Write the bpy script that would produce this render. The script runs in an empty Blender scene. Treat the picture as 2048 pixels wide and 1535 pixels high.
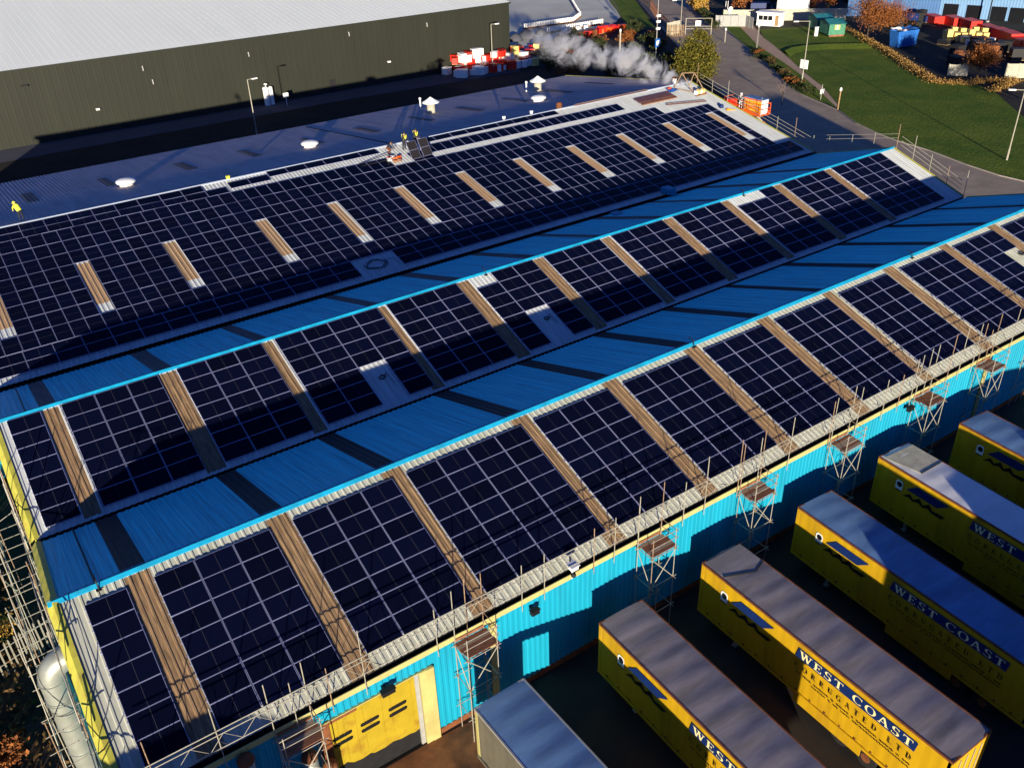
import bpy, bmesh, math, random
import numpy as np
from mathutils import Vector, Matrix
R_ = math.radians
random.seed(7)
SC = bpy.context.scene
COL = SC.collection

# ------------------------------------------------------------ camera
cd = bpy.data.cameras.new('camera'); cam = bpy.data.objects.new('camera', cd); COL.objects.link(cam)
YAW, PITCH, ROLL, FPX = 0.5841526, -0.5460282, -0.0351889, 1767.49
fw = Vector((math.cos(PITCH)*math.sin(YAW), math.cos(PITCH)*math.cos(YAW), math.sin(PITCH)))
rt = Vector((math.cos(YAW), -math.sin(YAW), 0)); up = rt.cross(fw)
r2 = math.cos(ROLL)*rt + math.sin(ROLL)*up; u2 = -math.sin(ROLL)*rt + math.cos(ROLL)*up
cam.matrix_world = Matrix(((r2.x, u2.x, -fw.x, 0.268), (r2.y, u2.y, -fw.y, -32.321), (r2.z, u2.z, -fw.z, 26.358), (0, 0, 0, 1)))
cd.sensor_fit = 'HORIZONTAL'; cd.sensor_width = 36.0; cd.lens = 36.0*FPX/2048.0
cd.clip_start = 0.5; cd.clip_end = 6000
SC.camera = cam

# ------------------------------------------------------------ light
SUN_AZ, SUN_EL = 31.0, 7.0                       # direction the light travels (from +Y towards +X), elevation
w = bpy.data.worlds.new('World'); SC.world = w; w.use_nodes = True
nt = w.node_tree; nt.nodes.clear()
sky = nt.nodes.new('ShaderNodeTexSky'); sky.sky_type = 'NISHITA'; sky.sun_disc = False
sky.sun_elevation = R_(SUN_EL); sky.sun_rotation = R_(SUN_AZ+180)
sky.air_density = 1.0; sky.dust_density = 0.3; sky.ozone_density = 4.0
tint = nt.nodes.new('ShaderNodeMixRGB'); tint.blend_type = 'MULTIPLY'; tint.inputs[0].default_value = 1.0
tint.inputs[2].default_value = (0.44, 0.54, 1.04, 1)
bg = nt.nodes.new('ShaderNodeBackground'); bg.inputs[1].default_value = 0.082
wo = nt.nodes.new('ShaderNodeOutputWorld')
nt.links.new(sky.outputs[0], tint.inputs[1]); nt.links.new(tint.outputs[0], bg.inputs[0]); nt.links.new(bg.outputs[0], wo.inputs[0])
sd = bpy.data.lights.new('sun', 'SUN'); sd.energy = 5.0; sd.angle = R_(0.5); sd.color = (1.0, 0.88, 0.68)
sun = bpy.data.objects.new('sun', sd); COL.objects.link(sun)
sdir = Vector((math.sin(R_(SUN_AZ))*math.cos(R_(SUN_EL)), math.cos(R_(SUN_AZ))*math.cos(R_(SUN_EL)), -math.sin(R_(SUN_EL))))
sun.rotation_euler = sdir.to_track_quat('-Z', 'Y').to_euler(); sun.location = (-60, -90, 60)
vs = SC.view_settings; vs.view_transform = 'Standard'; vs.look = 'None'; vs.gamma = 1.0; vs.use_curve_mapping = False
vs.exposure = 0.95

# ------------------------------------------------------------ materials
def nodes(name):
    m = bpy.data.materials.new(name); m.use_nodes = True
    t = m.node_tree; b = t.nodes['Principled BSDF']
    return m, t, b
def mat(name, c, rough=0.6, var=0.18, scale=2.0, metal=0.0, spec=0.3, streak=None, stain=None, bump=0.0):
    """noise-varied paint; streak=(sx,sy,sz) stretches the noise, stain=(colour, amount, scale)"""
    m, t, b = nodes(name); N = t.nodes.new; L = t.links.new
    b.inputs['Roughness'].default_value = rough; b.inputs['Metallic'].default_value = metal
    b.inputs['Specular IOR Level'].default_value = spec
    tc = N('ShaderNodeTexCoord'); co = tc.outputs['Object']
    if streak:
        mp = N('ShaderNodeMapping'); mp.inputs['Scale'].default_value = streak; L(co, mp.inputs[0]); co = mp.outputs[0]
    n = N('ShaderNodeTexNoise'); n.inputs['Scale'].default_value = scale; n.inputs['Detail'].default_value = 6; n.inputs['Roughness'].default_value = 0.62; L(co, n.inputs['Vector'])
    r = N('ShaderNodeValToRGB'); r.color_ramp.elements[0].position = 0.3; r.color_ramp.elements[1].position = 0.72
    r.color_ramp.elements[0].color = tuple(x*(1-var) for x in c)+(1,); r.color_ramp.elements[1].color = tuple(min(1, x*(1+var)) for x in c)+(1,)
    L(n.outputs[0], r.inputs[0]); out = r.outputs[0]
    if stain:
        n2 = N('ShaderNodeTexNoise'); n2.inputs['Scale'].default_value = stain[2]; n2.inputs['Detail'].default_value = 8; L(tc.outputs['Object'] if not streak else co, n2.inputs['Vector'])
        r2_ = N('ShaderNodeValToRGB'); r2_.color_ramp.elements[0].position = 0.5; r2_.color_ramp.elements[1].position = 0.72; L(n2.outputs[0], r2_.inputs[0])
        r2_.color_ramp.elements[0].color = (0, 0, 0, 1); r2_.color_ramp.elements[1].color = (stain[1],)*3+(1,)
        mx = N('ShaderNodeMixRGB'); L(r2_.outputs[0], mx.inputs[0]); L(out, mx.inputs[1]); mx.inputs[2].default_value = tuple(stain[0])+(1,); out = mx.outputs[0]
    L(out, b.inputs['Base Color'])
    if bump:
        bp = N('ShaderNodeBump'); bp.inputs['Strength'].default_value = bump; bp.inputs['Distance'].default_value = 0.05; L(n.outputs[0], bp.inputs['Height']); L(bp.outputs[0], b.inputs['Normal'])
    return m
M = {}
M['sheet'] = mat('roof_sheet', (.52, .55, .55), .5, .14, 1.2, streak=(2.2, .25, 1), stain=((.36, .36, .33), .5, 1.6))
M['sheet_back'] = mat('roof_sheet_sky_tinted', (.10, .82, .86), .6, .26, 1.0, streak=(7.0, .12, 1), stain=((.06, .40, .44), .75, 1.3))  # same whitish sheet; blue sky light on the shaded slopes put into the colour
M['sheet_far'] = mat('roof_sheet_weathered', (.52, .44, .43), .62, .16, .8, streak=(1.6, .22, 1), stain=((.28, .28, .30), .6, .5))
M['sheet_mossy'] = mat('mossy_roof_sheet', (.44, .45, .38), .6, .16, 1.2, streak=(2.2, .4, 1), stain=((.25, .26, .17), .75, 1.8))
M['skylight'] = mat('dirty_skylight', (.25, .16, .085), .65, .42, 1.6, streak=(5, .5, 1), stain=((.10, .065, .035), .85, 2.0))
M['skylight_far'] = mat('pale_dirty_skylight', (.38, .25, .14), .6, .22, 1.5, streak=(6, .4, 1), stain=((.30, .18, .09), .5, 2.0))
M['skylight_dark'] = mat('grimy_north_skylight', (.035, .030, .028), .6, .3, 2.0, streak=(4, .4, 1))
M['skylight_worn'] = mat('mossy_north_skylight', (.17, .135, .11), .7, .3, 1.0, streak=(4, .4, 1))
M['frame'] = mat('panel_frame', (.34, .36, .60), .4, .05, 3, metal=.3)
M['cyan'] = mat('cyan_cladding', (.006, .26, .40), .5, .10, .9, streak=(1.5, 1, .25), stain=((.01, .17, .27), .4, .8))
M['cap'] = mat('blue_ridge_cap', (.007, .32, .56), .55, .22, 1.5, stain=((.01, .16, .30), .6, 1.2))
M['capw'] = mat('pale_ridge_cap', (.42, .48, .58), .5, .08, 1.5)
M['fascia'] = mat('cream_yellow_trim', (.42, .38, .15), .5, .10, 1.2, stain=((.28, .22, .08), .5, 1.0))
M['yellow'] = mat('barge_yellow', (.48, .46, .07), .5, .14, 1.6, stain=((.35, .25, .05), .6, 2.2))
M['door'] = mat('yellow_door', (.34, .245, .014), .55, .12, 1.1, stain=((.20, .085, .012), .75, 1.3))
M['truck'] = mat('trailer_yellow', (.53, .315, .009), .45, .13, 1.4, streak=(1.2, 1.2, .22), stain=((.27, .13, .015), .55, 1.1))
M['rust'] = mat('rusty_steel', (.16, .055, .02), .8, .4, 3)
M['dark'] = mat('black_steel', (.012, .012, .014), .6, .2, 3)
M['gutter'] = mat('shade_dark_gutter', (.010, .010, .012), .7, .3, 2)  # near-black puts the shade inside gutters and doorway into the colour
M['galv'] = mat('galvanised_tube', (.34, .32, .26), .55, .2, 5, metal=.2)
M['rusttube'] = mat('rust_spotted_tube', (.30, .20, .13), .55, .4, 6, metal=.2)
M['plank'] = mat('scaffold_plank', (.22, .095, .05), .8, .4, 3, streak=(1, 6, 1))
M['plank_pale'] = mat('weathered_plank', (.34, .26, .18), .8, .3, 3, streak=(1, 6, 1))
M['troof'] = mat('trailer_roof_grey', (.25, .22, .23), .6, .28, 1.0, streak=(.35, 1.8, 1), stain=((.13, .115, .09), .7, .9))
M['troof_blue'] = mat('trailer_roof_blue', (.13, .24, .42), .55, .22, .9, streak=(.4, 1.4, 1), stain=((.10, .14, .22), .6, .8))
M['troof_white'] = mat('trailer_roof_pale', (.72, .72, .74), .45, .1, .6, stain=((.5, .48, .4), .4, .5))
M['navy'] = mat('navy_print', (.006, .022, .11), .5, .15, 2)
M['black'] = mat('black_print', (.008, .008, .010), .5, .1, 2)
M['ink'] = mat('yellow_print', (.88, .78, .38), .5, .05, 2)
M['white'] = mat('white_paint', (.80, .80, .78), .5, .06, 2)
M['grey'] = mat('grey_paint', (.30, .30, .29), .6, .12, 2)
M['greyside'] = mat('grey_trailer_side', (.13, .12, .09), .55, .12, 1.2)
M['rubber'] = mat('rubber', (.015, .015, .015), .8, .2, 4)
M['duct'] = mat('galvanised_duct', (.34, .36, .32), .45, .15, 2, metal=.5)
M['olive'] = mat('olive_cladding', (.0195, .0215, .0145), .6, .12, .25, streak=(1, 1, .3), stain=((.015, .017, .011), .35, .3))
M['whiteroof'] = mat('pale_green_white_roof', (.93, .97, .87), .5, .03, .2, streak=(1.5, .1, 1))
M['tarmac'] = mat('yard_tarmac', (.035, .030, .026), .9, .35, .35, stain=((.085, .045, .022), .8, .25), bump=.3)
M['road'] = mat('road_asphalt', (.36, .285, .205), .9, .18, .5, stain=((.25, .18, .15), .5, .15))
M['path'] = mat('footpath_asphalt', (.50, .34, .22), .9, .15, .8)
M['concrete'] = mat('pale_concrete', (.66, .66, .54), .85, .14, .08, stain=((.40, .28, .22), .45, .05))
M['soil'] = mat('dark_soil', (.022, .020, .014), .95, .4, .4)
M['service'] = mat('service_road', (.075, .078, .10), .9, .15, .3)
M['kerb'] = mat('kerb_stone', (.34, .31, .27), .85, .15, 1)
M['wood'] = mat('timber', (.30, .19, .09), .8, .3, 3)
M['red'] = mat('red_plastic', (.62, .022, .012), .5, .15, 1)
M['orange'] = mat('orange_paint', (.80, .10, .012), .45, .1, 2)
M['amber'] = mat('amber_lattice', (.90, .38, .01), .5, .1, 2)
M['crate'] = mat('yellow_crate', (.66, .50, .16), .7, .25, 1)
M['hiviz'] = mat('hi_vis_yellow', (.80, .82, .06), .7, .1, 4)
M['cloth'] = mat('dark_workwear', (.020, .022, .03), .85, .2, 6)
M['clothg'] = mat('pale_workwear', (.55, .57, .58), .85, .15, 6)
M['skin'] = mat('skin', (.50, .28, .19), .6, .05, 6)
M['green'] = mat('green_shed_paint', (.055, .20, .12), .6, .12, 1.5)
M['teal'] = mat('teal_shed_roof', (.02, .16, .19), .6, .15, 1.5)
M['bluewall'] = mat('blue_factory_cladding', (.035, .11, .27), .6, .15, .4)
M['palewall'] = mat('pale_blue_factory_cladding', (.16, .30, .50), .6, .08, .3)
M['skip'] = mat('blue_skip_paint', (.02, .12, .42), .5, .25, 1)
M['concfence'] = mat('concrete_fence_panel', (.40, .38, .30), .85, .14, 1)
M['bark'] = mat('bark', (.06, .045, .03), .9, .3, 4)
M['glass'] = mat('dark_glass', (.010, .011, .014), .12, .1, 2, spec=.5)
M['rail'] = mat('stacked_rail', (.09, .045, .055), .5, .3, 3)
M['brick'] = mat('brick_red', (.24, .10, .06), .85, .25, 2)

def grass_mat():
    m, t, b = nodes('short_grass'); N = t.nodes.new; L = t.links.new
    tc = N('ShaderNodeTexCoord')
    a = N('ShaderNodeTexNoise'); a.inputs['Scale'].default_value = .16; a.inputs['Detail'].default_value = 8; a.inputs['Roughness'].default_value = .7; L(tc.outputs['Object'], a.inputs['Vector'])
    r = N('ShaderNodeValToRGB'); e = r.color_ramp.elements; e[0].position = .32; e[0].color = (.062, .122, .013, 1); e[1].position = .68; e[1].color = (.15, .19, .022, 1)
    L(a.outputs[0], r.inputs[0])
    f = N('ShaderNodeTexNoise'); f.inputs['Scale'].default_value = 2.6; f.inputs['Detail'].default_value = 8; L(tc.outputs['Object'], f.inputs['Vector'])
    mx = N('ShaderNodeMixRGB'); mx.blend_type = 'OVERLAY'; mx.inputs[0].default_value = .55; L(r.outputs[0], mx.inputs[1]); L(f.outputs[0], mx.inputs[2])
    L(mx.outputs[0], b.inputs['Base Color']); b.inputs['Roughness'].default_value = .95; b.inputs['Specular IOR Level'].default_value = .1
    bp = N('ShaderNodeBump'); bp.inputs['Strength'].default_value = .6; bp.inputs['Distance'].default_value = .12; L(f.outputs[0], bp.inputs['Height']); L(bp.outputs[0], b.inputs['Normal'])
    return m
M['grass'] = grass_mat()

def panel_mat():
    m, t, b = nodes('solar_cells'); N = t.nodes.new; L = t.links.new
    tc = N('ShaderNodeTexCoord'); sp = N('ShaderNodeSeparateXYZ'); L(tc.outputs['Object'], sp.inputs[0])
    def line(sock, per, wid, off=0.0):
        a = N('ShaderNodeMath'); a.operation = 'ADD'; a.inputs[1].default_value = 50*per+off; L(sock, a.inputs[0])
        q = N('ShaderNodeMath'); q.operation = 'MODULO'; q.inputs[1].default_value = per; L(a.outputs[0], q.inputs[0])
        g = N('ShaderNodeMath'); g.operation = 'LESS_THAN'; g.inputs[1].default_value = wid; L(q.outputs[0], g.inputs[0]); return g.outputs[0]
    lx = line(sp.outputs[0], .0835, .006); ly = line(sp.outputs[1], .0865, .010)
    ad = N('ShaderNodeMath'); ad.operation = 'MAXIMUM'; L(lx, ad.inputs[0]); L(ly, ad.inputs[1])
    ab = N('ShaderNodeMath'); ab.operation = 'ABSOLUTE'; L(sp.outputs[0], ab.inputs[0])
    mid = N('ShaderNodeMath'); mid.operation = 'LESS_THAN'; mid.inputs[1].default_value = .007; L(ab.outputs[0], mid.inputs[0])
    oi = N('ShaderNodeObjectInfo')
    rr = N('ShaderNodeValToRGB'); rr.color_ramp.elements[0].color = (.0008, .0013, .0075, 1); rr.color_ramp.elements[1].color = (.0014, .0027, .017, 1); L(oi.outputs['Random'], rr.inputs[0])
    m1 = N('ShaderNodeMixRGB'); L(ad.outputs[0], m1.inputs[0]); L(rr.outputs[0], m1.inputs[1]); m1.inputs[2].default_value = (.008, .010, .024, 1)
    m2 = N('ShaderNodeMixRGB'); L(mid.outputs[0], m2.inputs[0]); L(m1.outputs[0], m2.inputs[1]); m2.inputs[2].default_value = (.055, .055, .07, 1)
    L(m2.outputs[0], b.inputs['Base Color']); b.inputs['Roughness'].default_value = .18; b.inputs['Specular IOR Level'].default_value = .06
    return m
M['cells'] = panel_mat()

def leaf_mat(name, a, b_, rough=.8):
    m, t, b = nodes(name); N = t.nodes.new; L = t.links.new
    g = N('ShaderNodeNewGeometry'); r = N('ShaderNodeValToRGB'); r.color_ramp.elements[0].color = tuple(a)+(1,); r.color_ramp.elements[1].color = tuple(b_)+(1,)
    L(g.outputs['Random Per Island'], r.inputs[0]); L(r.outputs[0], b.inputs['Base Color']); b.inputs['Roughness'].default_value = rough; b.inputs['Specular IOR Level'].default_value = .15
    return m
M['l_conifer'] = leaf_mat('conifer_leaf', (.035, .04, .006), (.15, .125, .018))
M['l_russet'] = leaf_mat('russet_leaf', (.11, .035, .012), (.30, .11, .03))
M['l_dark'] = leaf_mat('dark_shrub_leaf', (.018, .028, .010), (.06, .07, .02))
M['l_litter'] = leaf_mat('leaf_litter_leaf', (.14, .065, .015), (.42, .26, .08))
M['l_dead'] = leaf_mat('dead_growth_leaf', (.03, .02, .01), (.12, .07, .025))
M['l_gold'] = leaf_mat('golden_leaf', (.30, .17, .03), (.5, .30, .06))
M['l_twig'] = leaf_mat('bare_twig', (.10, .075, .07), (.20, .15, .14))

# ------------------------------------------------------------ mesh helpers
class MB:
    def __init__(s): s.v, s.f, s.m = [], [], []
    def face(s, pts, m=0):
        n = len(s.v); s.v += [tuple(p) for p in pts]; s.f.append(tuple(range(n, n+len(pts)))); s.m.append(m); return s
    def box(s, x0, x1, y0, y1, z0, z1, m=0, T=None):
        n = len(s.v); P = [(x, y, z) for z in (z0, z1) for x, y in ((x0, y0), (x1, y0), (x1, y1), (x0, y1))]
        s.v += [tuple(T @ Vector(p)) for p in P] if T else P
        for q in ((3, 2, 1, 0), (4, 5, 6, 7), (0, 1, 5, 4), (1, 2, 6, 5), (2, 3, 7, 6), (3, 0, 4, 7)): s.f.append(tuple(n+i for i in q)); s.m.append(m)
        return s
    def tube(s, p, q, r=.03, n=6, m=0, r2=None, caps=True):
        p, q = Vector(p), Vector(q); d = (q-p)
        if d.length < 1e-6: return s
        d.normalize(); a = d.orthogonal().normalized(); b = d.cross(a); k = len(s.v); r2 = r if r2 is None else r2
        for c, rr in ((p, r), (q, r2)):
            for i in range(n):
                t = 2*math.pi*i/n; s.v.append(tuple(c+(a*math.cos(t)+b*math.sin(t))*rr))
        for i in range(n): s.f.append((k+i, k+(i+1) % n, k+n+(i+1) % n, k+n+i)); s.m.append(m)
        if caps: s.f.append(tuple(k+i for i in reversed(range(n)))); s.f.append(tuple(k+n+i for i in range(n))); s.m += [m, m]
        return s
    def path(s, pts, r, n=8, m=0):
        for a, b in zip(pts, pts[1:]): s.tube(a, b, r, n, m)
        return s
    def lathe(s, prof, n=16, m=0, c=(0, 0, 0)):
        k = len(s.v)
        for r, z in prof:
            for i in range(n):
                t = 2*math.pi*i/n; s.v.append((c[0]+r*math.cos(t), c[1]+r*math.sin(t), c[2]+z))
        for j in range(len(prof)-1):
            for i in range(n): s.f.append((k+j*n+i, k+j*n+(i+1) % n, k+(j+1)*n+(i+1) % n, k+(j+1)*n+i)); s.m.append(m)
        s.f.append(tuple(k+i for i in reversed(range(n)))); s.f.append(tuple(k+(len(prof)-1)*n+i for i in range(n))); s.m += [m, m]
        return s
    def prism(s, poly, z0, z1, m=0, ms=None):
        n = len(poly); k = len(s.v); s.v += [(x, y, z0) for x, y in poly]+[(x, y, z1) for x, y in poly]
        s.f.append(tuple(k+n+i for i in range(n))); s.m.append(m); s.f.append(tuple(k+i for i in reversed(range(n)))); s.m.append(m)
        for i in range(n): s.f.append((k+i, k+(i+1) % n, k+n+(i+1) % n, k+n+i)); s.m.append(m if ms is None else ms)
        return s
    def mesh(s, name, mats, smooth=False):
        me = bpy.data.meshes.new(name); me.from_pydata(s.v, [], s.f)
        for q in (mats if isinstance(mats, (list, tuple)) else [mats]): me.materials.append(M[q] if isinstance(q, str) else q)
        me.polygons.foreach_set('material_index', s.m)
        if smooth: me.polygons.foreach_set('use_smooth', [True]*len(s.f))
        me.update(); return me
    def build(s, name, mats, parent=None, smooth=False, mw=None):
        return place(name, s.mesh(name, mats, smooth), parent, mw)
WM = {}                                           # world matrix of every object that can be a parent
def place(name, me, parent=None, mw=None):
    o = bpy.data.objects.new(name, me); COL.objects.link(o)
    mw = Matrix.Identity(4) if mw is None else mw
    if parent is not None:
        o.parent = parent; o.matrix_local = WM[parent.name].inverted() @ mw
    else: o.matrix_world = mw
    WM[o.name] = mw.copy(); return o
def tag(o, label=None, cat=None, group=None, kind=None):
    if label: o['label'] = label
    if cat: o['category'] = cat
    if group: o['group'] = group
    if kind: o['kind'] = kind
    return o
def thing(name, loc, label, cat, group=None, rz=0.0):
    mw = Matrix.Translation(loc) @ Matrix.Rotation(rz, 4, 'Z')
    o = place(name, None, None, mw); return tag(o, label, cat, group)
def dup(root, loc, rz=None, label=None):
    """copy of a thing with copies of its parts and sub-parts"""
    def rec(o, par):
        c = o.copy(); COL.objects.link(c)
        if par is not None: c.parent = par
        for ch in [x for x in KIDS.get(o.name, [])]: rec(ch, c)
        return c
    c = rec(root, None); mw = Matrix.Translation(loc) @ Matrix.Rotation(root.rotation_euler.z if rz is None else rz, 4, 'Z')
    c.matrix_world = mw; WM[c.name] = mw
    if label: c['label'] = label
    return c
KIDS = {}
def index_kids():
    KIDS.clear()
    for o in COL.objects:
        if o.parent: KIDS.setdefault(o.parent.name, []).append(o)
def struct(name, mb, mats, smooth=False): return tag(mb.build(name, mats, None, smooth), kind='structure')
def sheet_poly(pts, z): return MB().face([(x, y, z) for x, y in pts])
G = -8.55
# ------------------------------------------------------------ ground, roads, lawn
def gsheet(name, pts, z, m, kind='structure'):
    return tag(sheet_poly(pts, z).build(name, m), kind=kind)
gsheet('ground', [(-3000, -3000), (3000, -3000), (3000, 3000), (-3000, 3000)], G-.016, 'soil')
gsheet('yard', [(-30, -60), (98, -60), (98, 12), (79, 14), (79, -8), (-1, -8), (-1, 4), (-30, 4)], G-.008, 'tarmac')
gsheet('service_road', [(-30, 105.8), (60, 106.6), (95, 104.5), (99, 113), (-30, 113.2)], G, 'service')
gsheet('concrete_yard', [(99.3, 113.5), (104, 119.5), (117, 124.6), (134, 126.2), (146, 136.5), (158, 154), (215, 235), (330, 420), (99, 420)], G, 'concrete')
ROAD_R = [(240, 225), (172.9, 136.7), (152.1, 109.4), (140.8, 93.3), (134.2, 83), (127, 73), (121.4, 66.3), (118.2, 60.5), (114.6, 50.6), (110.7, 44.4), (108.7, 39.5), (107.6, 35.6), (107.0, 30.6), (105.2, 24.1), (104.4, 19.6), (104.9, 12), (110, -8), (122, -40)]
ROAD_L = [(112, -40), (98, -8), (93, 12), (94, 24), (95, 36), (99, 50), (105, 62), (114, 76), (124, 91), (138, 112), (150, 130), (166, 153.5), (226, 235)]
M['mud'] = mat('rusty_mud', (.26, .11, .045), .95, .4, .8, stain=((.07, .04, .025), .8, .9))
gsheet('mud_patch', [(7.6, -8.1), (11.0, -8.1), (12.9, -8.2), (14.0, -8.4), (13.4, -9.6), (12.3, -11.2), (11.4, -13.5), (10.6, -15.5), (9.8, -13.2), (9.2, -11.0), (8.3, -9.4)], G+.002, 'mud')
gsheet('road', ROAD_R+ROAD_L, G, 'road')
kb = MB()
for a, b in zip(ROAD_R[1:-2], ROAD_R[2:-1]):
    d = (Vector(b)-Vector(a)).normalized(); n = Vector((-d.y, d.x))*.14
    if n.x < 0: n = -n
    kb.prism([a, b, (b[0]+n.x, b[1]+n.y), (a[0]+n.x, a[1]+n.y)][::-1], G-.01, G+.11)
struct('kerb', kb, 'kerb')
# verge between road and footpath, footpath, lawn with a low bank
gsheet('verge', [(118.4, 60.4), (121.6, 66.3), (127.2, 73), (134.4, 83), (141, 93.3), (152.3, 109.4), (160, 118), (157, 110), (142.8, 91.4), (135.5, 79.4), (130.2, 71.1), (123.9, 62.2), (115.9, 51.7)], G+.004, 'grass')
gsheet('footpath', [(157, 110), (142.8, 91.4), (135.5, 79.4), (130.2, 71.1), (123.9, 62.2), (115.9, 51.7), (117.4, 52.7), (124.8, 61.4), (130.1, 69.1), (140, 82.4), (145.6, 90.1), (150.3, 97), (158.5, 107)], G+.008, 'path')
LAWN = [(114.9, 50.3), (117.5, 52.7), (124.9, 61.4), (130.2, 69.1), (140.1, 82.4), (145.7, 90.1), (150.4, 97), (156.5, 103.5), (161.5, 100.6), (170, 97), (164, 82), (161.5, 80), (155.7, 71.5), (146.6, 60), (140.5, 50.8), (143.5, 45.5), (141.4, 42), (130.7, 31.4), (124, 20), (119, 8), (116, -8), (110.3, -8), (105.1, 12), (104.7, 19.6), (105.5, 24.1), (107.3, 30.6), (107.9, 35.6), (109, 39.5), (111, 44.4)]
def inside(x, y, P):
    r = False; j = len(P)-1
    for i in range(len(P)):
        xi, yi = P[i]; xj, yj = P[j]
        if (yi > y) != (yj > y) and x < (xj-xi)*(y-yi)/(yj-yi)+xi: r = not r
        j = i
    return r
gsheet('lawn', LAWN, G+.012, 'grass')
BANK = [(141.0, 83.4), (144.5, 84.6), (148, 84.2), (151.5, 82.6), (154.5, 80.2), (157.6, 77.6)]
bk = MB()
for (a, b) in zip(BANK, BANK[1:]):
    a, b = Vector(a), Vector(b); n = Vector((.5, .86))
    A0, B0 = a-n*3.2, b-n*3.2; A1, B1 = a+n*.5, b+n*.5; zt = G+.42
    bk.face([(A0.x, A0.y, G+.016), (B0.x, B0.y, G+.016), (b.x, b.y, zt), (a.x, a.y, zt)])
    bk.face([(a.x, a.y, zt), (b.x, b.y, zt), (B1.x, B1.y, G+.016), (A1.x, A1.y, G+.016)])
struct('lawn_bank', bk, 'grass')
gsheet('grass_strip', [(158, 154.6), (210, 225), (222, 226), (165.6, 153.8), (141.9, 119.9), (139.5, 123), (140.2, 127.5), (146.5, 136.8)], G+.006, 'grass')
gsheet('timber_yard', [(146, 60), (156.2, 72), (163, 81), (172, 97), (175, 110), (260, 110), (260, -10), (155, 43), (143, 46), (141, 51)], G+.003, 'soil')

# ------------------------------------------------------------ factory with three roof spans
SL = 0.325905
CS, SN = math.cos(SL), math.sin(SL)
R1 = (0.732, 0.248); D = 16.637; R2 = (R1[0]+D, R1[1]); V1 = (9.34, -2.47)
XL, XR = -0.91, 78.4
XL3 = -11.0                                   # the far span runs on past the left gable
V2 = (26.43, -2.216); R3 = (45.163, 1.868); B3 = (69.5, -1.33)
fac = thing('factory_building', (38.7, -8.0, G), 'long blue and yellow factory with three pitched roofs under solar panels', 'factory')
def frame_(ridge, foot):
    """matrix with x along the ridge, y up/down the slope towards +Y, z the roof normal; origin on the ridge at x = 0"""
    dy, dz = foot[0]-ridge[0], foot[1]-ridge[1]; l = math.hypot(dy, dz); s = 1 if dy > 0 else -1
    ey = Vector((0, s*dy/l, s*dz/l)); ex = Vector((1, 0, 0)); n = ex.cross(ey)
    return Matrix(((1, 0, n.x, 0), (0, ey.y, n.y, ridge[0]), (0, ey.z, n.z, ridge[1]), (0, 0, 0, 1))), l, s
def ribbed(x0, x1, y0, y1, pitch=.333, h=.038, lift=0.0):
    mb = MB(); xs = [(x0, 0.0)]; k0 = math.ceil((x0+.09)/pitch); k = k0
    while k*pitch+.09 < x1:
        c = k*pitch; xs += [(c-.075, 0), (c-.035, h), (c+.035, h), (c+.075, 0)]; k += 1
    xs.append((x1, 0.0)); n = len(xs)
    for y in (y0, y1): mb.v += [(x, y, z+lift) for x, z in xs]
    for i in range(n-1): mb.f.append((i, i+1, n+i+1, n+i)); mb.m.append(0)
    return mb
F1, L1, _ = frame_(R1, (R1[0]-9.07*CS, R1[1]-9.07*SN)); FB1, LB1, _ = frame_(R1, (9.02, -2.47))
F2, L2, _ = frame_(R2, V1); FB2, LB2, _ = frame_(R2, (26.05, -2.36))
F3, L3, _ = frame_(R3, V2); FB3, LB3, _ = frame_(R3, B3)
ribbed(XL, XR, -L1, 0).build('roof_slope', 'sheet_mossy', fac, mw=F1)
ribbed(XL, XR, 0, LB1).build('roof_slope', 'sheet_back', fac, mw=FB1)
ribbed(XL, XR, -8.50, 0).build('roof_slope', 'sheet', fac, mw=F2)
ribbed(XL, XR, 0, LB2).build('roof_slope', 'sheet_back', fac, mw=FB2)
ribbed(XL3, XR, -L3, 0).build('roof_slope', 'sheet', fac, mw=F3)
ribbed(XL3, XR, 0, LB3).build('roof_slope', 'sheet_far', fac, mw=FB3)
STRIP1 = [(1.76, 2.82), (8.08, 9.14), (14.05, 15.10), (21.8, 22.84), (28.08, 29.11), (34.4, 35.46), (40.7, 41.75), (47.0, 48.04), (53.5, 54.6), (60.05, 61.06), (66.36, 67.43), (72.9, 73.95)]
STRIP2 = [(1.36, 2.40), (7.82, 8.86), (14.1, 15.05), (22.0, 22.96), (28.5, 29.53), (35.1, 36.1), (41.54, 42.55), (48.0, 49.05), (54.6, 55.6), (61.02, 62.04), (67.8, 68.8)]
PC = 1.086
STRIP3 = [(13.85+PC*k, 13.85+PC*(k+1)) for k in (-12, -6, 0, 7, 13, 19, 25, 31, 37, 43, 49, 55)]
def skylights(F, strips, y0, y1, m):
    for a, b in strips: ribbed(a, b, y0, y1, lift=.012).build('skylight', m, fac, mw=F)
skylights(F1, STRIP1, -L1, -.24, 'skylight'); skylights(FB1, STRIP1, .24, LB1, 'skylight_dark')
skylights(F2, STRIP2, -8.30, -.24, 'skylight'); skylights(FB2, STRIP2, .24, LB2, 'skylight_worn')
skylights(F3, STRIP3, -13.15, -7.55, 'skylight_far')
skylights(FB3, [(6.9, 7.9), (13.6, 14.6), (21.1, 22.2), (27.75, 28.75), (34.6, 35.6), (41.1, 42.1), (48, 49), (54.5, 55.5), (61, 62), (67.5, 68.5), (74, 75)], 9.4, 15.0, 'skylight_worn')
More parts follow.
